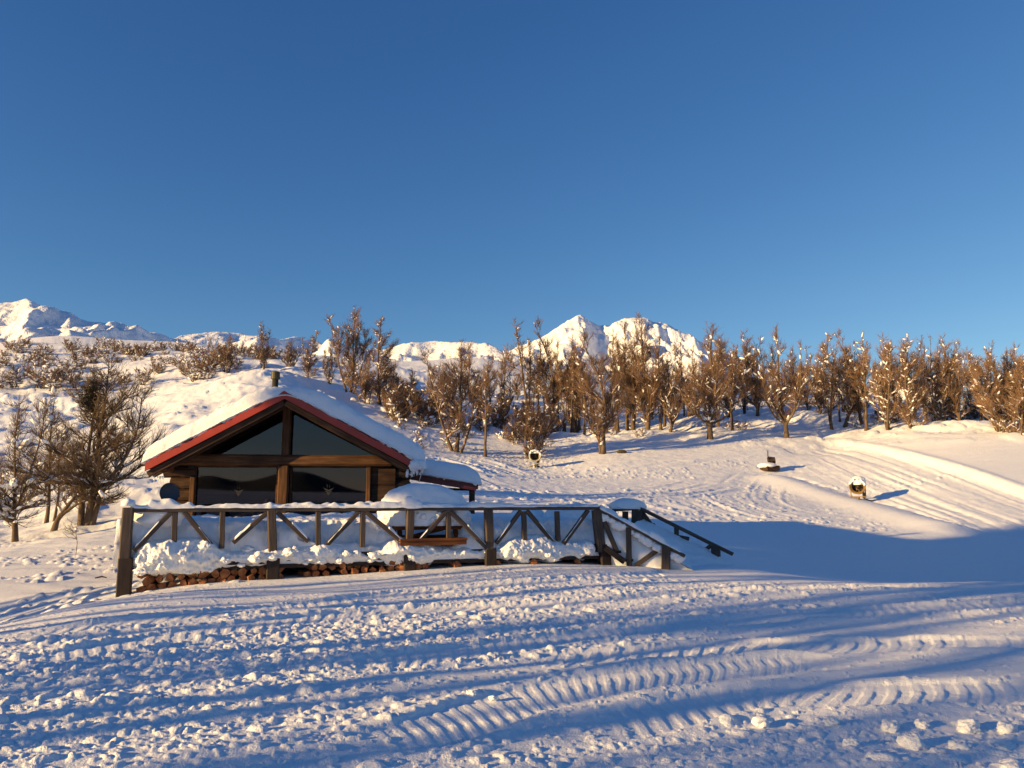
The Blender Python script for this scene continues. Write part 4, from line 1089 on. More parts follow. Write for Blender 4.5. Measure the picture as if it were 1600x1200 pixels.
# ------------------------------------------------------------------ snow guns
def snow_gun(g, rz, k, tilt, label, ringmat, base=True, cap=0.15):
    t = empty("snow_gun", g, rz); t.scale = (k, k, k); tag(t, label, "snow gun", "fan snow guns beside the piste")
    zc = 0.92; M = Matrix.Translation((0, 0, zc)) @ Matrix.Rotation(tilt, 4, 'X')      # barrel axis along local -Y
    mb = MB(); V = []; n = 28
    prof = [(-0.52, 0.50), (-0.50, 0.54), (-0.38, 0.50), (-0.2, 0.43), (0.35, 0.41), (0.42, 0.44), (0.45, 0.40), (0.45, 0.34), (0.2, 0.34), (-0.36, 0.40), (-0.50, 0.46)]
    for y, r in prof: V += [(r * math.cos(2 * math.pi * i / n), y, r * math.sin(2 * math.pi * i / n)) for i in range(n)]
    m = len(prof); mb.add(V, [(j * n + i, j * n + (i + 1) % n, ((j + 1) % m) * n + (i + 1) % n, ((j + 1) % m) * n + i) for j in range(m) for i in range(n)])
    barrel = mb.build("barrel", ringmat, t, True, M)
    mb = MB()
    for r in (0.45, 0.39):
        mb.tube([(r * math.cos(2 * math.pi * i / 28), -0.40, r * math.sin(2 * math.pi * i / 28)) for i in range(29)], 0.018, 6)
    for i in range(20):
        a = 2 * math.pi * i / 20; mb.box((0.42 * math.cos(a), -0.42, 0.42 * math.sin(a)), (0.035, 0.05, 0.035))
    mb.build("nozzle_ring", GUNY, barrel)
    mb = MB(); mb.tube([(0, -0.25, 0), (0, -0.18, 0), (0, 0.3, 0)], [0.05, 0.13, 0.15], 14)
    for i in range(8):
        a = 2 * math.pi * i / 8; mb.beam((0.10 * math.cos(a), -0.05, 0.10 * math.sin(a)), (0.38 * math.cos(a + 0.3), 0.0, 0.38 * math.sin(a + 0.3)), 0.12, 0.012, (0.2, 1, 0))
    mb.build("fan", GUND, barrel)
    mb = MB(); mb.tube([(0, 0.30, 0), (0, 0.31, 0)], [0.34, 0.34], 20); mb.build("back_grille", GUND, barrel)
    mb = MB()
    mb.beam((-0.46, 0, 0.28), (-0.46, 0, zc), 0.06, 0.10, (0, 1, 0)); mb.beam((0.46, 0, 0.28), (0.46, 0, zc), 0.06, 0.10, (0, 1, 0)); mb.beam((-0.49, 0, 0.27), (0.49, 0, 0.27), 0.12, 0.06)
    mb.tube([(0, 0, -0.3), (0, 0, 0.26)], 0.09, 12); mb.build("fork", ringmat, t)
    mb = MB()
    for a in (0.5, 2.6, 4.7): mb.beam((0, 0, 0.12), (0.75 * math.cos(a), 0.75 * math.sin(a), -0.08), 0.08, 0.08)
    mb.build("stand", GUND, t)
    mb = MB(); mb.box((0.36, 0.25, 0.38), (0.22, 0.3, 0.38)); mb.build("control_box", GUNY if ringmat is GUNY else GUND, t)
    mb = MB(); mb.tube([(0.25, 0.35, 0.2), (0.6, 0.8, 0.02), (1.1, 1.0, -0.05)], 0.04, 8); mb.build("hose", GUND, t)
    if cap:
        mb = MB(); mb.blob((0.06, 0.02, zc + 0.36), (0.46, 0.50, 0.22 + cap), 0.10, 1.8, ICO3, int(k * 100), flatb=-0.5)
        for i in range(26):
            a = random.uniform(0.2, 2.9); mb.blob((0.5 * math.cos(a), -0.50 + random.uniform(-0.02, 0.1), zc + 0.5 * math.sin(a)), (0.08, 0.06, 0.07), 0.3, 2, ICO1, i)
        mb.build("snow_cover", SNOW2, t, True)
    return t
random.seed(71)
g = G(1342, 786); g3 = snow_gun((g.x, g.y, g.z + 0.12), R(-28), 0.82, R(-6), "yellow faced snow gun with a snow capped barrel beside its long blue shadow", GUNY, cap=0.2)
g = G(835, 731); snow_gun((g.x, g.y, g.z + 0.05), R(6), 0.78, R(-4), "white ringed snow gun facing the camera at the foot of the low russet tree", GUNW, cap=0.02)
# platform with the third gun
g = G(1203, 736)
pf = empty("gun_platform", (g.x, g.y, g.z), 0.35); pf.scale = (0.68, 0.68, 0.68); tag(pf, "dark timber box platform heaped with snow on the upper piste", "platform")
mb = MB(); mb.box((0, 0, 0.25), (1.5, 1.2, 0.5)); mb.build("timber_box", W_LOG, pf)
mb = MB(); mb.blob((-0.25, 0.05, 0.5), (0.95, 0.75, 0.32), 0.1, 1.8, ICO3, 5, flatb=-0.6); mb.build("snow_cover", SNOW2, pf, True)
q = Matrix.Rotation(0.35, 3, 'Z') @ Vector((0.30, 0.14, 0.34))
snow_gun((g.x + q.x, g.y + q.y, g.z + q.z - 0.08), R(-100), 0.5, R(8), "small dark snow gun mounted on the right end of the timber platform", GUND, cap=0)
q = Matrix.Rotation(0.35, 3, 'Z') @ Vector((-0.05, 0.07, 0.34))
pole = empty("marker_pole", (g.x + q.x, g.y + q.y, g.z + 0.33)); tag(pole, "thin dark pole with a side arm standing on the timber platform", "pole")
mb = MB(); mb.tube([(0, 0, 0), (0, 0, 1.05)], 0.035, 8); mb.build("shaft", GUND, pole)
mb = MB(); mb.tube([(0, 0, 0.62), (0.35, 0.1, 0.6)], 0.025, 6); mb.build("side_arm", GUND, pole)
g = G(972, 709)
mb = MB(); mb.blob((0, 0, 0.05), (0.42, 0.3, 0.25), 0.3, 1.6, ICO2, 3); o = mb.build("rock", IRON, None, False); o.location = g; tag(o, "small dark rock bare of snow on the upper piste edge", "rock")
g = G(158, 905)
mb = MB(); mb.tube([(-0.14, 0, 0.02), (0.0, 0.02, 0.05), (0.12, 0, 0.03)], [0.015, 0.02, 0.012], 6); o = mb.build("stick", W_DARK, None, False); o.location = g; tag(o, "short dark stick lying on the snow left of the deck", "stick")

# ------------------------------------------------------------------ trees
def frame_prisms(p0, p1, r0, r1, n=3):
    """open n-sided prisms for arrays of segments -> verts, quads"""
    p0 = np.asarray(p0, float); p1 = np.asarray(p1, float); r0 = np.asarray(r0, float)[:, None]; r1 = np.asarray(r1, float)[:, None]
    d = p1 - p0; d /= np.linalg.norm(d, axis=1)[:, None] + 1e-9
    ref = np.where(np.abs(d[:, 2:3]) > 0.9, np.array([[1.0, 0, 0]]), np.array([[0, 0, 1.0]]))
    a = np.cross(d, ref); a /= np.linalg.norm(a, axis=1)[:, None] + 1e-9
    b = np.cross(d, a)
    V = []
    for p, r in ((p0, r0), (p1, r1)):
        for k in range(n):
            t = 2 * math.pi * k / n
            V.append(p + (a * math.cos(t) + b * math.sin(t)) * r)
    V = np.stack(V, 1).reshape(-1, 3)
    base = (np.arange(len(p0)) * 2 * n)[:, None]
    Q = np.concatenate([np.stack([base[:, 0] + k, base[:, 0] + (k + 1) % n, base[:, 0] + n + (k + 1) % n, base[:, 0] + n + k], -1) for k in range(n)])
    return V, Q

def grow(rng, p, d, L, n, wob, up):
    pts = [p.copy()]; d = d.normalized(); st = L / n
    for i in range(n):
        d = (d + Vector((rng.gauss(0, wob), rng.gauss(0, wob), rng.gauss(0, wob) * 0.6 + up))).normalized()
        pts.append(pts[-1] + d * st)
    return pts
def at(pts, t):
    k = t * (len(pts) - 1); i = min(int(k), len(pts) - 2)
    return pts[i].lerp(pts[i + 1], k - i), (pts[i + 1] - pts[i]).normalized()

def tree_mesh(name, seed, H=9.0, stems=None, start=0.22, limbs=34, limb_len=0.30, limb_el=(25, 60), up=0.10, branches=7, twigs=9, sub=2, tw_len=0.55, tw_r=0.011, spread=0.42,
              r_trunk=0.13, snow=260, snow_size=1.0, top_pow=0.75, twig_mat=None, wob=0.10, extra=None, snow_low=0.0, low_limbs=0, twig_up=0.35, flat=1.0):
    """one tree: returns meshes {trunk, crown, snow_cover}; stems: list of (offset, lean direction, height factor, radius factor)"""
    rng = random.Random(seed); npr = np.random.RandomState(seed)
    stems = stems or [((0, 0), (0, 0, 1), 1.0, 1.0)]
    tk = MB(); segs = []; sprs = []; snowp = []
    for (ox, oy), lean, hf, rf in stems:
        h = H * hf; n = 12
        if isinstance(lean, list):
            pts = [Vector((ox, oy, -0.4))] + [Vector(q) * H for q in lean]
            fine = smooth_poly([tuple(q) for q in pts], 4); pts = [Vector(q) for q in fine]
            h = pts[-1].z
        else:
            pts = grow(rng, Vector((ox, oy, -0.4)), Vector(lean), h + 0.4, n, wob * 0.55, 0.05)
        m = len(pts)
        r_at = lambda t: r_trunk * rf * (1.25 * math.exp(-t * 22) + (1 - t) ** 0.9 * 0.94 + 0.06)
        tk.tube(pts, [r_at(i / (m - 1)) for i in range(m)], 8)
        nl = int(limbs * hf)
        for i in range(nl + low_limbs):
            low = i >= nl
            t = start + (0.985 - start) * ((i + rng.random()) / nl) if not low else start * rng.uniform(0.45, 1)
            p, d = at(pts, t)
            az = rng.uniform(0, 2 * math.pi); el = R(rng.uniform(*limb_el)) * (0.7 + 0.5 * t)
            q_ = (t - start) / (1 - start); ll = H * limb_len * hf * (max(0.05, 1 - q_) ** top_pow * 0.98 + 0.055) * min(1.0, 0.55 + 1.4 * q_) * rng.choice((0.45, 0.7, 0.9, 1.05, 1.35)) * rng.uniform(0.85, 1.1)
            if low: ll *= 0.5
            dd = Vector((math.cos(az) * math.cos(el), math.sin(az) * math.cos(el), math.sin(el)))
            r0 = min(r_at(t) * 0.7, 0.014 + ll * 0.026)
            lp = grow(rng, p, dd, ll, 6, wob * 1.4, up)
            lr = [r0 * (1 - 0.8 * k / 6) for k in range(7)]
            for k in range(6):
                segs.append((lp[k], lp[k + 1], lr[k], lr[k + 1]))
            nb = max(1, int(branches * (0.15 + 0.95 * ll / (H * limb_len)) + 0.5))
            for j in range(nb):
                tt = 0.18 + 0.8 * (j + rng.random()) / nb
                q, qd = at(lp, tt)
                bd = (qd + Vector((rng.gauss(0, 0.65), rng.gauss(0, 0.65), rng.gauss(0.05, 0.4) * flat))).normalized()
                bl = ll * rng.uniform(0.28, 0.5) * (1.15 - 0.6 * tt) + 0.25
                bp = grow(rng, q, bd, bl, 3, wob * 1.6, up * 0.8)
                br = max(tw_r * 1.6, r0 * 0.5)
                for k in range(3):
                    a, b = br * (1 - 0.22 * k), br * (1 - 0.22 * (k + 1))
                    segs.append((bp[k], bp[k + 1], a, b)); snowp.append((bp[k], bp[k + 1]))
                    sprs.append((bp[k], bp[k + 1], bl))
            for k in range(1, 6): snowp.append((lp[k], lp[k + 1])); sprs.append((lp[k], lp[k + 1], ll * 0.5))
        # top spray
        for k in range(int(m * 0.6), m - 1): sprs.append((pts[k], pts[k + 1], 0.3))
    S0 = np.array([tuple(a) for a, b, _, _ in segs]); S1 = np.array([tuple(b) for a, b, _, _ in segs])
    V, Q = frame_prisms(S0, S1, [a for _, _, a, _ in segs], [b for _, _, _, b in segs], 4)
    cr = MB(); cr.add(V, Q)
    A = np.array([tuple(a) for a, _, _ in sprs]); B = np.array([tuple(b) for _, b, _ in sprs])
    LN = np.array([c for _, _, c in sprs])
    def spray(A, B, k, ln, r, upw):
        d0 = B - A; sl = np.linalg.norm(d0, axis=1)
        cnt = k if np.ndim(k) else np.full(len(A), k, int)
        A = np.repeat(A, cnt, 0); d0 = np.repeat(d0, cnt, 0); ln = np.repeat(ln, cnt); n = len(A)
        o = A + d0 * npr.rand(n, 1)
        d = d0 / (np.linalg.norm(d0, axis=1)[:, None] + 1e-9)
        d = d * 0.9 + npr.normal(0, spread, (n, 3)) * np.array([1, 1, 0.75 * flat]) + np.array([0, 0, upw])
        d /= np.linalg.norm(d, axis=1)[:, None]
        L = ln[:, None] * npr.uniform(0.45, 1.3, (n, 1))
        return o, o + d * L, np.full(n, r), np.full(n, r * 0.5), L[:, 0]
    seg_l = np.linalg.norm(B - A, axis=1)
    o, e, r0, r1, L1 = spray(A, B, npr.poisson(seg_l * twigs * 2.7 + 0.2), np.clip(LN * 0.75, 0.12, tw_len * 1.25), tw_r, twig_up)
    V, Q = frame_prisms(o, e, r0, r1, 3); cr.add(V, Q)
    if sub:
        o2, e2, r0, r1, _ = spray(o, e, sub, L1 * 0.5, tw_r * 0.7, twig_up)
        V, Q = frame_prisms(o2, e2, r0, r1, 3); cr.add(V, Q)
    out = {"trunk": mesh_np(name + "_trunk", np.concatenate(tk.v), [np.concatenate(tk.q)] + tk.ng, BARK, True),
           }
    if extra:                         # dense dead leaves still clinging to a bough: (centre, radius, count)
        c, rad, cnt = extra
        o = npr.normal(0, 0.45, (cnt, 3)) * np.array(rad) + np.array(c)
        d = npr.normal(0, 1, (cnt, 3)) * np.array([1, 1, 0.5]); d /= np.linalg.norm(d, axis=1)[:, None]
        V, Q = frame_prisms(o, o + d * 0.28, np.full(cnt, 0.012), np.full(cnt, 0.006), 3)
        out["foliage"] = mesh_np(name + "_foliage", V, [Q], NEEDLE, False)
    sv = None
    if snow:
        sn = MB(); idx = npr.randint(0, len(snowp), snow)
        zmax = H
        for i in idx:
            a, b = snowp[i]
            t = rng.random(); c = a.lerp(b, t)
            if rng.random() < (c.z / zmax) * 0.55 + snow_low: continue
            d = (b - a).normalized(); hx = Vector((d.x, d.y, d.z * 0.6)).normalized()
            sd = hx.cross(Vector((0, 0, 1)));  sd = sd.normalized() if sd.length > 1e-3 else Vector((1, 0, 0)); tp = sd.cross(hx)
            sz = snow_size * (0.5 + rng.random() ** 2 * 1.3)
            rad = (0.19 * sz * rng.uniform(0.7, 1.5), 0.10 * sz, 0.075 * sz)
            v = ICO_V * np.array(rad) * (1 + npr.uniform(-0.22, 0.22, (12, 1)))
            v = v[:, 0:1] * np.array(hx) + v[:, 1:2] * np.array(sd) + v[:, 2:3] * np.array(tp) + np.array(c) + np.array((0, 0, 0.05 * sz))
            sn.add(v, t=ICO_F)
        # snow lying along the upper side of the boughs
        bo = [(a, b, r0, r1) for (a, b, r0, r1) in segs if r0 > tw_r * 1.5 and abs((b - a).normalized().z) < 0.85 and rng.random() < (0.55 if a.z < 0.6 * H else 0.22) * min(1.3, snow / 200)]
        if bo:
            k = 0.75
            q0 = np.array([tuple(a) for a, _, _, _ in bo]) + np.array([[0, 0, r0 * 0.75 + 0.008] for _, _, r0, _ in bo]); q1 = np.array([tuple(b) for _, b, _, _ in bo]) + np.array([[0, 0, r1 * 0.75 + 0.006] for _, _, _, r1 in bo])
            V, Q = frame_prisms(q0, q1, [r0 * 0.9 + 0.012 * snow_size for _, _, r0, _ in bo], [r1 * 0.9 + 0.008 * snow_size for _, _, _, r1 in bo], 4)
            sn.add(V, t=np.concatenate([Q[:, [0, 1, 2]], Q[:, [0, 2, 3]]]))
        if sn.n: sv, sf = np.concatenate(sn.v), np.concatenate(sn.t)
    cv, cq = np.concatenate(cr.v), np.concatenate(cr.q)
    if sv is None: out["crown"] = mesh_np(name + "_crown", cv, [cq], [twig_mat or TWIG])
    else: out["crown"] = mesh_np(name + "_crown", np.concatenate([cv, sv]), [cq, sf + len(cv)], [twig_mat or TWIG, SNOWT], False, np.concatenate([np.zeros(len(cq)), np.ones(len(sf))]))
    return out, H

VAR = {}
TK = dict(tw_r=0.0078, spread=0.42, twig_up=0.40)
VAR["tall"] = tree_mesh("tall", 11, 9.0, [((0, 0), (0.02, 0, 1), 1.0, 1.0), ((0, 0), [(0.01, 0.01, 0.14), (0.06, 0.03, 0.35), (0.11, 0.04, 0.9)], 0.9, 0.7), ((0, 0), [(-0.01, 0, 0.18), (-0.05, -0.03, 0.4), (-0.10, -0.04, 0.84)], 0.84, 0.65)], 0.2, 17, 0.30, (42, 70), 0.16, 8, 6, 3, 0.55, snow=150, snow_size=0.53, **TK)
VAR["tall2"] = tree_mesh("tall2", 12, 9.0, [((0, 0), (0.05, 0, 1), 1.0, 1.0), ((0.1, 0.1), [(0.02, 0.01, 0.12), (0.08, 0.02, 0.3), (0.15, 0.03, 0.88)], 0.88, 0.8), ((0, 0), [(0.0, 0, 0.15), (-0.07, 0.03, 0.35), (-0.10, 0.05, 0.78)], 0.78, 0.6)], 0.2, 17, 0.29, (40, 70), 0.16, 8, 6, 3, 0.55, snow=150, snow_size=0.53, **TK)
VAR["broad"] = tree_mesh("broad", 13, 8.0, [((0, 0), [(0.0, 0, 0.12), (0.02, 0.01, 0.25), (0.05, 0, 0.5), (0.03, 0.02, 0.75), (0.05, 0.0, 1.0)], 1.0, 1.3),
                                       ((0, 0), [(0.0, 0, 0.12), (-0.10, 0.02, 0.24), (-0.19, 0.04, 0.45), (-0.22, 0.05, 0.86)], 0.8, 0.85),
                                       ((0, 0), [(0.0, 0, 0.12), (0.12, -0.02, 0.22), (0.22, -0.03, 0.42), (0.26, -0.02, 0.82)], 0.8, 0.8),
                                       ((0, 0), [(0.0, 0, 0.12), (0.03, 0.08, 0.26), (0.08, 0.14, 0.5), (0.12, 0.16, 0.92)], 0.8, 0.7)], 0.26, 16, 0.28, (25, 65), 0.14, 8, 6, 3, 0.5, snow=240, snow_size=0.59, **TK)
VAR["bushy"] = tree_mesh("bushy", 14, 6.0, [((0, 0), (0, 0, 1), 1.0, 0.7), ((0.2, 0.1), (0.35, 0.2, 1), 0.85, 0.6), ((-0.2, 0), (-0.35, 0.1, 1), 0.9, 0.6), ((0, -0.2), (0.1, -0.3, 1), 0.8, 0.6), ((0.1, 0.2), (0.15, 0.35, 1), 0.9, 0.5)], 0.1, 15, 0.28, (30, 68), 0.14, 7, 7, 3, 0.45, snow=170, snow_size=0.53, **TK)
VAR["thin"] = tree_mesh("thin", 15, 9.5, [((0, 0), (0.02, 0, 1), 1.0, 0.8), ((0.1, 0), (0.16, 0, 1), 0.9, 0.6)], 0.32, 15, 0.17, (50, 75), 0.18, 6, 6, 2, 0.5, snow=60, snow_size=0.53, **TK)
VAR["leaning"] = tree_mesh("leaning", 16, 8.0, [((0, 0), [(0.05, 0, 0.1), (0.17, 0, 0.25), (0.27, 0.02, 0.45), (0.3, 0.03, 0.7), (0.28, 0.02, 1.0)], 1.0, 1.2), ((0, 0), [(0.04, 0, 0.1), (0.0, 0.03, 0.3), (-0.1, 0.05, 0.6), (-0.12, 0.05, 0.9)], 0.85, 0.9), ((0, 0), [(0.05, 0, 0.1), (0.1, 0.05, 0.3), (0.12, 0.1, 0.55), (0.1, 0.1, 0.95)], 0.85, 0.7)], 0.24, 17, 0.28, (25, 66), 0.14, 8, 6, 3, 0.5, snow=230, snow_size=0.61, **TK)
VAR["spire"] = tree_mesh("spire", 17, 9.0, [((0, 0), (0.02, 0, 1), 1.0, 1.0), ((0, 0), [(0.0, 0.01, 0.12), (0.06, 0.05, 0.4), (0.07, 0.08, 0.86)], 0.86, 0.7)], 0.12, 26, 0.27, (20, 60), 0.12, 8, 7, 3, 0.45, snow=230, snow_size=0.59, top_pow=0.9, **TK)
VAR["cloudy"] = tree_mesh("cloudy", 18, 8.5, [((0, 0), (0.06, 0, 1), 1.0, 1.0), ((0, 0.2), (-0.26, 0.1, 1), 0.92, 0.8), ((0.2, 0), (0.34, -0.1, 1), 0.8, 0.7), ((0.1, 0.1), (0.1, 0.3, 1), 0.9, 0.6)], 0.13, 19, 0.27, (25, 65), 0.13, 8, 7, 3, 0.45, snow=340, snow_size=0.64, **TK)
VAR["canopy"] = tree_mesh("canopy", 24, 12.0, [((0, 0), [(0, 0, 0.1), (0.004, 0, 0.3), (0.0, 0.004, 0.6), (0, 0, 1.0)], 1.0, 1.0)], 0.59, 46, 0.25, (18, 60), 0.08, 9, 8, 2, 0.6, 0.030, r_trunk=0.14, snow=0)  # unseen tree, crown raised and thickened to shade the bowl, not the deck
VAR["pole"] = tree_mesh("pole", 26, 11.0, [((0, 0), [(0, 0, 0.1), (0.006, 0, 0.3), (0.0, 0.006, 0.6), (0, 0, 1.0)], 1.0, 1.0), ((0.15, 0.1), [(0.02, 0.03, 0.1), (0.03, 0.05, 0.3), (0.05, 0.08, 0.9)], 0.9, 0.7)], 0.66, 15, 0.17, (25, 65), 0.08, 5, 4, 1, 0.5, 0.014, r_trunk=0.20, snow=0)
VAR["shrub"] = tree_mesh("shrub", 19, 2.6, [((0.1 * i, 0.07 * (i % 3)), (math.cos(i * 2.1) * 0.55, math.sin(i * 2.1) * 0.55, 1), 0.7 + 0.06 * (i % 5), 0.35) for i in range(7)], 0.08, 9, 0.30, (10, 60), 0.08, 5, 7, 2, 0.34, 0.012, r_trunk=0.09, snow=45, snow_size=0.7)
VAR["shrub2"] = tree_mesh("shrub2", 20, 2.4, [((0.12 * i - 0.4, 0.09 * (i % 3)), (math.cos(i * 1.7) * 0.8, math.sin(i * 1.7) * 0.6, 1), 0.65 + 0.08 * (i % 4), 0.35) for i in range(8)], 0.08, 8, 0.34, (5, 50), 0.05, 5, 7, 2, 0.34, 0.012, r_trunk=0.09, snow=95, snow_size=0.85)
VAR["twigbush"] = tree_mesh("twigbush", 21, 1.2, [((0.05 * i, 0.04 * (i % 3)), (math.cos(i * 2.4) * 0.7, math.sin(i * 2.4) * 0.7, 1), 0.7 + 0.07 * (i % 4), 0.3) for i in range(5)], 0.1, 5, 0.4, (10, 60), 0.05, 4, 3, 1, 0.25, 0.012, r_trunk=0.06, snow=14, snow_size=0.7)

def plant(name, var, loc, h, label, cat, group, rz=0.0, wide=1.0):
    meshes, H = VAR[var]
    t = empty(name, loc, rz)
    k = h / H; t.scale = (k * wide, k * wide, k)
    for part, me in meshes.items(): obj(part, me, t)
    return tag(t, label, cat, group)
def tree_at(px, py, ytop, var, label, rz=0.0, wide=1.0, d=None, group="snowy bare trees along the edge of the piste", name="beech_tree"):
    if d is None: g = G(px, py)
    else:
        g = P(px, py, d); g.z = Hxy(g.x, g.y)
    h = P(px, ytop, g.y).z - g.z
    return plant(name, var, (g.x, g.y, g.z - 0.05), max(h, 0.6), label, "tree", group, rz, wide)

FRONT = [  # px, base py, top py, kind, turn, width, label
    (712, 708, 534, "cloudy", 0.3, 1.0, "reddish many stemmed tree right of the cabin roof, its base at the piste edge"),
    (758, 714, 560, "thin", 1.2, 1.1, "slim dark stemmed tree right of the reddish many stemmed tree"),
    (832, 718, 608, "bushy", 0.2, 1.0, "low bushy russet tree right behind the round white snow gun"),
    (942, 710, 524, "tall2", 2.7, 1.15, "tall tree with stout bare lower trunk and snowy fork, nearest the piste middle"),
    (1110, 688, 512, "broad", 0.1, 1.05, "wide spreading tree on a thick sunlit trunk with snow in its low fork"),
    (1229, 686, 516, "broad", 2.2, 0.85, "rounded tree on a dark upright trunk standing alone above the upper snow platform"),
    (1320, 664, 520, "leaning", 0.2, 0.85, "dark crooked tree leaning right at the left end of the smooth snow mound"),
    (1354, 672, 540, "thin", 0.9, 1.3, "thin leaning trunk next to the crooked dark tree behind the mound"),
    (1390, 676, 530, "cloudy", 1.4, 0.8, "dark heavy trunk tree with snow clumps behind the middle of the mound"),
    (1424, 676, 536, "spire", 0.4, 1.0, "golden lit bushy tree just right of the dark heavy trunk behind the mound"),
    (1478, 668, 522, "leaning", 2.9, 0.9, "twin stemmed tree leaning left behind the snow capped hump of the mound"),
    (1500, 668, 527, "tall", 0.9, 1.0, "upright feathery tree right of the twin stemmed leaning tree"),
    (1566, 684, 556, "cloudy", 2.0, 1.0, "golden dense tree with snow bent bough near the right end of the tree line"),
    (1012, 676, 500, "tall", 2.1, 1.1, "tall tree with pale split limb and dark trunk left of the wide spreading tree"),
    (990, 674, 495, "tall2", 0.4, 0.9, "tall thin dark tree in front of the right mountain peak"),
    (963, 668, 520, "thin", 0.7, 1.2, "straight slender tree before the shaded side of the mountain"),
    (905, 668, 548, "tall", 1.9, 0.9, "bare tree in front of the left mountain peak"),
    (1046, 680, 525, "leaning", 0.7, 0.7, "short leaning dark stem tree left of the wide spreading tree"),
    (865, 668, 500, "tall2", 2.4, 0.8, "tall curved tree whose bare tops cross the left slope of the peak"),
    (822, 668, 505, "thin", 0.2, 1.3, "sparse tree with bare pole tops left of the mountain peak"),
    (1140, 660, 525, "tall", 0.0, 1.0, "tall tree directly behind the wide spreading tree"),
    (1185, 655, 520, "tall", 0.8, 1.1, "airy tree between the wide spreading tree and the rounded one"),
    (1282, 655, 520, "spire", 1.7, 0.9, "bushy golden tree between the rounded tree and the crooked one"),
    (1345, 660, 510, "tall2", 1.1, 0.8, "tall pair of bare spires behind the crooked dark tree"),
    (1600, 690, 560, "bushy", 1.0, 1.0, "dense tree cut by the right edge of the picture"),
]
for px, py, yt, var, rz, wd, lab in FRONT: tree_at(px, py, yt, var, lab, rz, wd * 1.22)
LEFTBACK = [(545, 640, 480, "cloudy", 0.2, 0.85, 74, "tallest snow laden tree rising behind the right roof slope of the cabin"),
            (592, 655, 498, "spire", 1.0, 1.1, 72, "snow laden pointed tree right of the tallest tree behind the cabin"),
            (480, 612, 515, "spire", 2.2, 1.1, 80, "dense pointed tree right above the cabin chimney"),
            (412, 590, 504, "tall", 0.9, 1.0, 82, "tree with a forked top on the hill crest left of the chimney"),
            (354, 582, 522, "bushy", 2.0, 1.05, 84, "rounded tree farthest left on the hill crest above the cabin"),
            (452, 600, 530, "bushy", 0.5, 1.0, 86, "low dense tree on the crest between the forked tree and the pointed one"),
            (515, 620, 540, "cloudy", 2.8, 0.8, 78, "snowy tree in the gap left of the tallest tree behind the cabin"),
            (570, 660, 560, "bushy", 1.5, 1.0, 70, "shaded bush like tree low behind the right roof slope"),
            (640, 660, 575, "bushy", 1.9, 0.9, 74, "small brown tree left of the reddish many stemmed tree"),
            (672, 680, 570, "spire", 1.3, 0.9, 68, "narrow brown tree touching the left side of the reddish tree"),
            (612, 640, 570, "cloudy", 0.3, 0.7, 78, "snow dotted tree behind the lower right roof slope")]
for px, py, yt, var, rz, wd, d, lab in LEFTBACK:
    tree_at(px, py, yt, var, lab, rz, wd * 1.2, d, group="trees on the crest behind the cabin")
rng = random.Random(5)
kinds = ["tall", "tall2", "cloudy", "spire", "thin", "bushy", "leaning"]
for i in range(46):
    px = 690 + i * 20.5 + rng.uniform(-8, 8); d = rng.uniform(76, 96)
    top = 552 + rng.uniform(-22, 24)
    if 800 < px < 1070: top += 12
    var = rng.choice(kinds)
    g = P(px, 650, d); g.z = Hxy(g.x, g.y)
    h = P(px, top, d).z - g.z
    plant("beech_tree", var, (g.x, g.y, g.z - 0.1), h, "bare snow flecked tree standing in the second row of the tree band", "tree", "trees of the second row in the tree band", rng.uniform(0, 6.28), rng.uniform(0.8, 1.1) * (8.5 / max(h, 5)) ** 0.2)

for i in range(30):
    px = rng.uniform(780, 1180) if i < 18 else rng.uniform(1270, 1580); d = rng.uniform(68, 82)
    g = P(px, 650, d); g.z = Hxy(g.x, g.y)
    h = P(px, rng.uniform(515, 560), d).z - g.z
    plant("beech_tree", "thin", (g.x, g.y, g.z - 0.1), h, "slender pole like bare tree standing among the thicker trees of the band", "tree", "slender poles in the tree band", rng.uniform(0, 6.28), rng.uniform(1.0, 1.4))
# shrubs on the left hillside
for i in range(96):
    px = -10 + (i * 4.6) + rng.uniform(-12, 12); d = rng.uniform(78, 112)
    if 300 < px < 440: d = rng.uniform(84, 112)
    g = P(px, 580, d); g.z = Hxy(g.x, g.y)
    plant("shrub", rng.choice(["shrub", "shrub2"]), (g.x, g.y, g.z - 0.1), rng.uniform(0.9, 2.3), "snow clotted brown shrub in the thicket along the left hilltop", "shrub", "shrubs along the left hilltop", rng.uniform(0, 6.28), rng.uniform(0.9, 1.4))
for px, py, h, lab in [(302, 592, 2.4, "lone snowy shrub on the open slope above the left roof eave"), (322, 590, 1.6, "small shrub right beside the lone snowy shrub on the slope"),
                       (60, 600, 3.0, "reddish shrub at the foot of the left hilltop thicket"), (290, 580, 2.0, "snowy shrub a little above the lone one on the slope")]:
    g = G(px, py); plant("shrub", "shrub2", (g.x, g.y, g.z - 0.1), h, lab, "shrub", "shrubs on the open slope", px * 0.1, 1.1)
for i in range(34):
    px, py = rng.choice([(rng.uniform(600, 720), rng.uniform(650, 715)), (rng.uniform(850, 1010), rng.uniform(668, 700)), (rng.uniform(1050, 1180), rng.uniform(655, 678)), (rng.uniform(770, 860), rng.uniform(680, 715)), (rng.uniform(1340, 1420), rng.uniform(655, 672))])
    g = G(px, py)
    plant("low_bush", "twigbush", (g.x, g.y, g.z - 0.05), rng.uniform(0.5, 1.3), "small dark twiggy bush poking out of the snow under the trees", "bush", "twiggy bushes under the trees", rng.uniform(0, 6.28), 1.2)

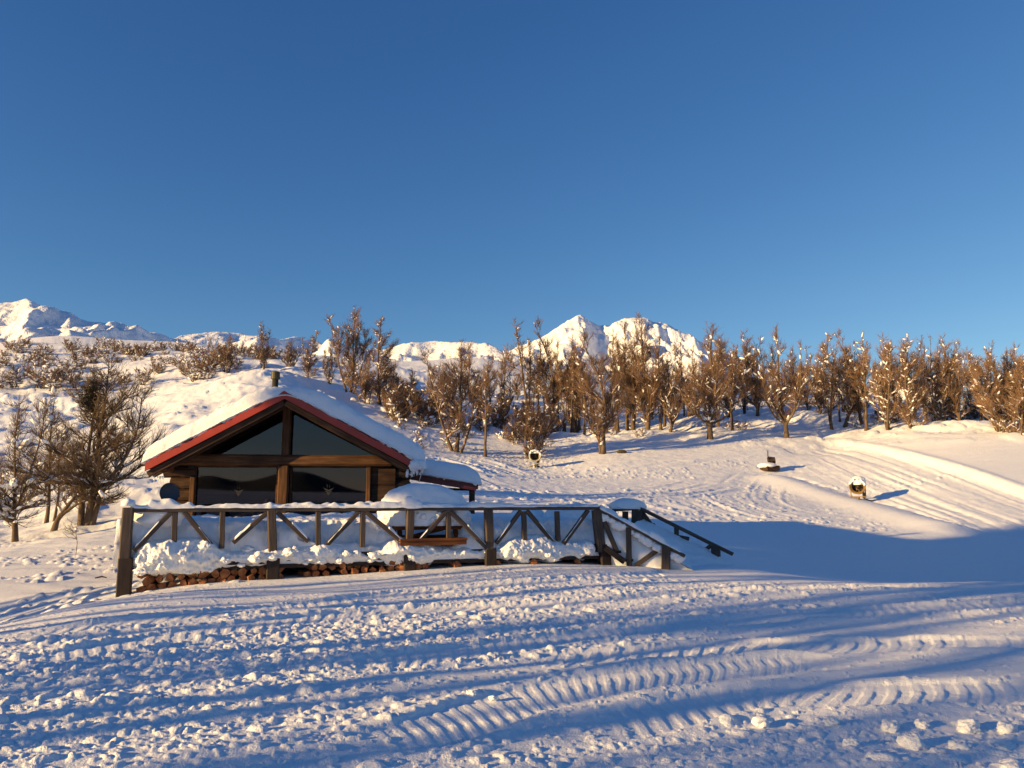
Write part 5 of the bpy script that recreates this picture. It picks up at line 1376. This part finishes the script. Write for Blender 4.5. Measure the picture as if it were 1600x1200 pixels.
for i in range(40):
    px, d = (rng.uniform(600, 900), rng.uniform(64, 82)) if i < 26 else (rng.uniform(1320, 1600), rng.uniform(70, 84))
    g = P(px, 650, d); g.z = Hxy(g.x, g.y)
    plant("shrub", "shrub", (g.x, g.y, g.z - 0.1), rng.uniform(1.6, 3.2), "brown leafless shrub filling the gaps between the trunks of the tree band", "shrub", "shrubs between the trunks of the tree band", rng.uniform(0, 6.28), rng.uniform(0.9, 1.3))

# the near group left of the cabin
def near_tree(px, py, ytop, mesh, H, label, rz=0.0, d=None):
    g = G(px, py) if d is None else P(px, py, d)
    h = P(px, ytop, g.y).z - g.z
    t = empty("bare_tree", (g.x, g.y, g.z - 0.03), rz); k = h / H; t.scale = (k, k, k)
    for part, me in mesh.items(): obj(part, me, t)
    tag(t, label, "tree", "bare trees left of the cabin")
NK = dict(tw_r=0.0065, spread=0.45, twig_mat=TWIG_N, snow_size=0.55, flat=0.6)
m, H = tree_mesh("near_pair", 31, 6.0, [((0, 0), [(0.01, 0, 0.1), (0.03, 0, 0.25), (0.03, 0, 0.5), (0.05, 0.0, 0.75), (0.055, 0.01, 1.0)], 1.0, 1.0),
                                     ((-0.25, 0.1), [(-0.05, 0.01, 0.1), (-0.04, 0.0, 0.3), (-0.03, 0.02, 0.6), (-0.02, 0.02, 0.92)], 0.9, 0.85),
                                     ((0.1, 0), [(0.05, 0.0, 0.1), (0.10, 0.0, 0.25), (0.2, 0.02, 0.42), (0.26, 0.02, 0.6), (0.27, 0.03, 0.85)], 0.8, 0.7)],
                 0.20, 34, 0.40, (5, 50), 0.07, 9, 6, 2, 0.42, r_trunk=0.17, snow=60, extra=((-0.25, 0.1, 4.7), (0.42, 0.4, 0.85), 900), **NK)
near_tree(137, 818, 568, m, H, "biggest tree left of the cabin with twin trunks and a dark leafy top", 0.0)
m, H = tree_mesh("near_lean", 32, 3.6, [((0, 0), [(0.03, 0, 0.06), (0.07, 0, 0.16), (0.18, 0, 0.32), (0.28, 0, 0.5), (0.33, 0, 1.0)], 1.0, 1.0), ((0, 0), [(0.03, 0, 0.06), (0.10, 0, 0.18), (0.26, 0, 0.3), (0.42, 0.01, 0.42), (0.55, 0.03, 0.7)], 0.8, 0.8)], 0.4, 12, 0.28, (5, 50), 0.08, 8, 5, 1, 0.36, r_trunk=0.14, snow=20, **NK)
near_tree(82, 828, 690, m, H, "thick trunk leaning right and forking, left of the biggest bare tree", 0.0)
m, H = tree_mesh("near_slim", 33, 5.5, [((0, 0), [(0.01, 0, 0.1), (0.0, 0, 0.3), (-0.02, 0, 0.6), (-0.01, 0.0, 1.0)], 1.0, 0.7), ((0.3, 0), [(0.08, 0, 0.2), (0.06, 0.0, 0.4), (0.09, 0, 0.7)], 0.7, 0.5)], 0.25, 30, 0.32, (10, 50), 0.08, 9, 5, 2, 0.4, r_trunk=0.13, snow=60, **NK)
near_tree(72, 812, 605, m, H, "slim upright bare tree behind the leaning forked trunk", 0.0)
m, H = tree_mesh("near_bent", 34, 5.0, [((0, 0), [(-0.01, 0, 0.05), (-0.02, 0, 0.15), (-0.03, 0, 0.18), (-0.04, 0, 0.4), (-0.07, 0, 0.7), (-0.06, 0, 1.0)], 1.0, 0.85), ((0, 0), [(-0.01, 0, 0.05), (-0.03, 0, 0.17), (0.03, 0, 0.4), (0.11, 0, 0.75), (0.12, 0.0, 0.98)], 0.8, 0.5),
                                     ((0, 0), [(-0.01, 0, 0.05), (-0.03, 0, 0.16), (-0.10, 0, 0.19), (-0.22, 0, 0.2)], 0.3, 0.7)], 0.3, 24, 0.30, (5, 50), 0.08, 9, 5, 2, 0.4, r_trunk=0.14, snow=150, **dict(NK, snow_size=0.75))
near_tree(25, 850, 625, m, H, "snow flecked tree with a crooked low bough at the left edge", 0.0)
m, H = tree_mesh("near_sapling", 35, 1.2, [((0, 0), [(0.03, 0, 0.3), (-0.04, 0, 0.6), (0.0, 0, 1.0)], 1.0, 0.3)], 0.3, 6, 0.35, (10, 60), 0.05, 3, 3, 0, 0.15, r_trunk=0.05, snow=6, **NK)
near_tree(118, 862, 810, m, H, "tiny bare sapling in the snow below the biggest bare tree", 0.0, 22.5)

# unseen trees past the left edge, placed and shaped to shade meadow and bowl
def off_tree(s, w, h, var, rz, wide=1.0):
    x, y = s * LX - w * LY, s * LY + w * LX
    plant("beech_tree", var, (x, y, Hxy(x, y) - 0.1), h, "unseen bare tree beyond the left edge of the picture, placed for its shadow", "tree", "trees beyond the left edge", rz, wide)
OFF = [(-25, 6.5, 10), (-22, 6.95, 9.5), (-23, 5.0, 9.5), (-26, 8.9, 10), (-28, 3.3, 10), (-24, 1.2, 10), (-26, -1.6, 9.5), (-33, 7.9, 11), (-38, 4.2, 11),
       (-24, 10.6, 12.5), (-23, 11.8, 12.5), (-27, 12.6, 13), (-22, 13.3, 12.5), (-25, 13.9, 13), (-23, 14.4, 12.5), (-27, 16.8, 13.5), (-25, 17.5, 13), (-29, 18.0, 14), (-29, 14.5, 14), (-30, 13.6, 14), (-31, 11.6, 14), (-32, 16.9, 15), (-34, 14.6, 15), (-35, 12.6, 15), (-35, 17.8, 15.5), (-28, 17.0, 14), (-26, 18.6, 14), (-24, 16.8, 13), (-31, 18.5, 15), (-33, 16.7, 15), (-24, 16.6, 13), (-36, 18.9, 15.5), (-22, 18.1, 13)]
for i, (s, w, h) in enumerate(OFF):
    off_tree(s, w, h * (1.12 if w < 10 else 1), "pole" if w < 10 else "canopy", i * 1.1, 1.25 if w < 10 else 1.0)
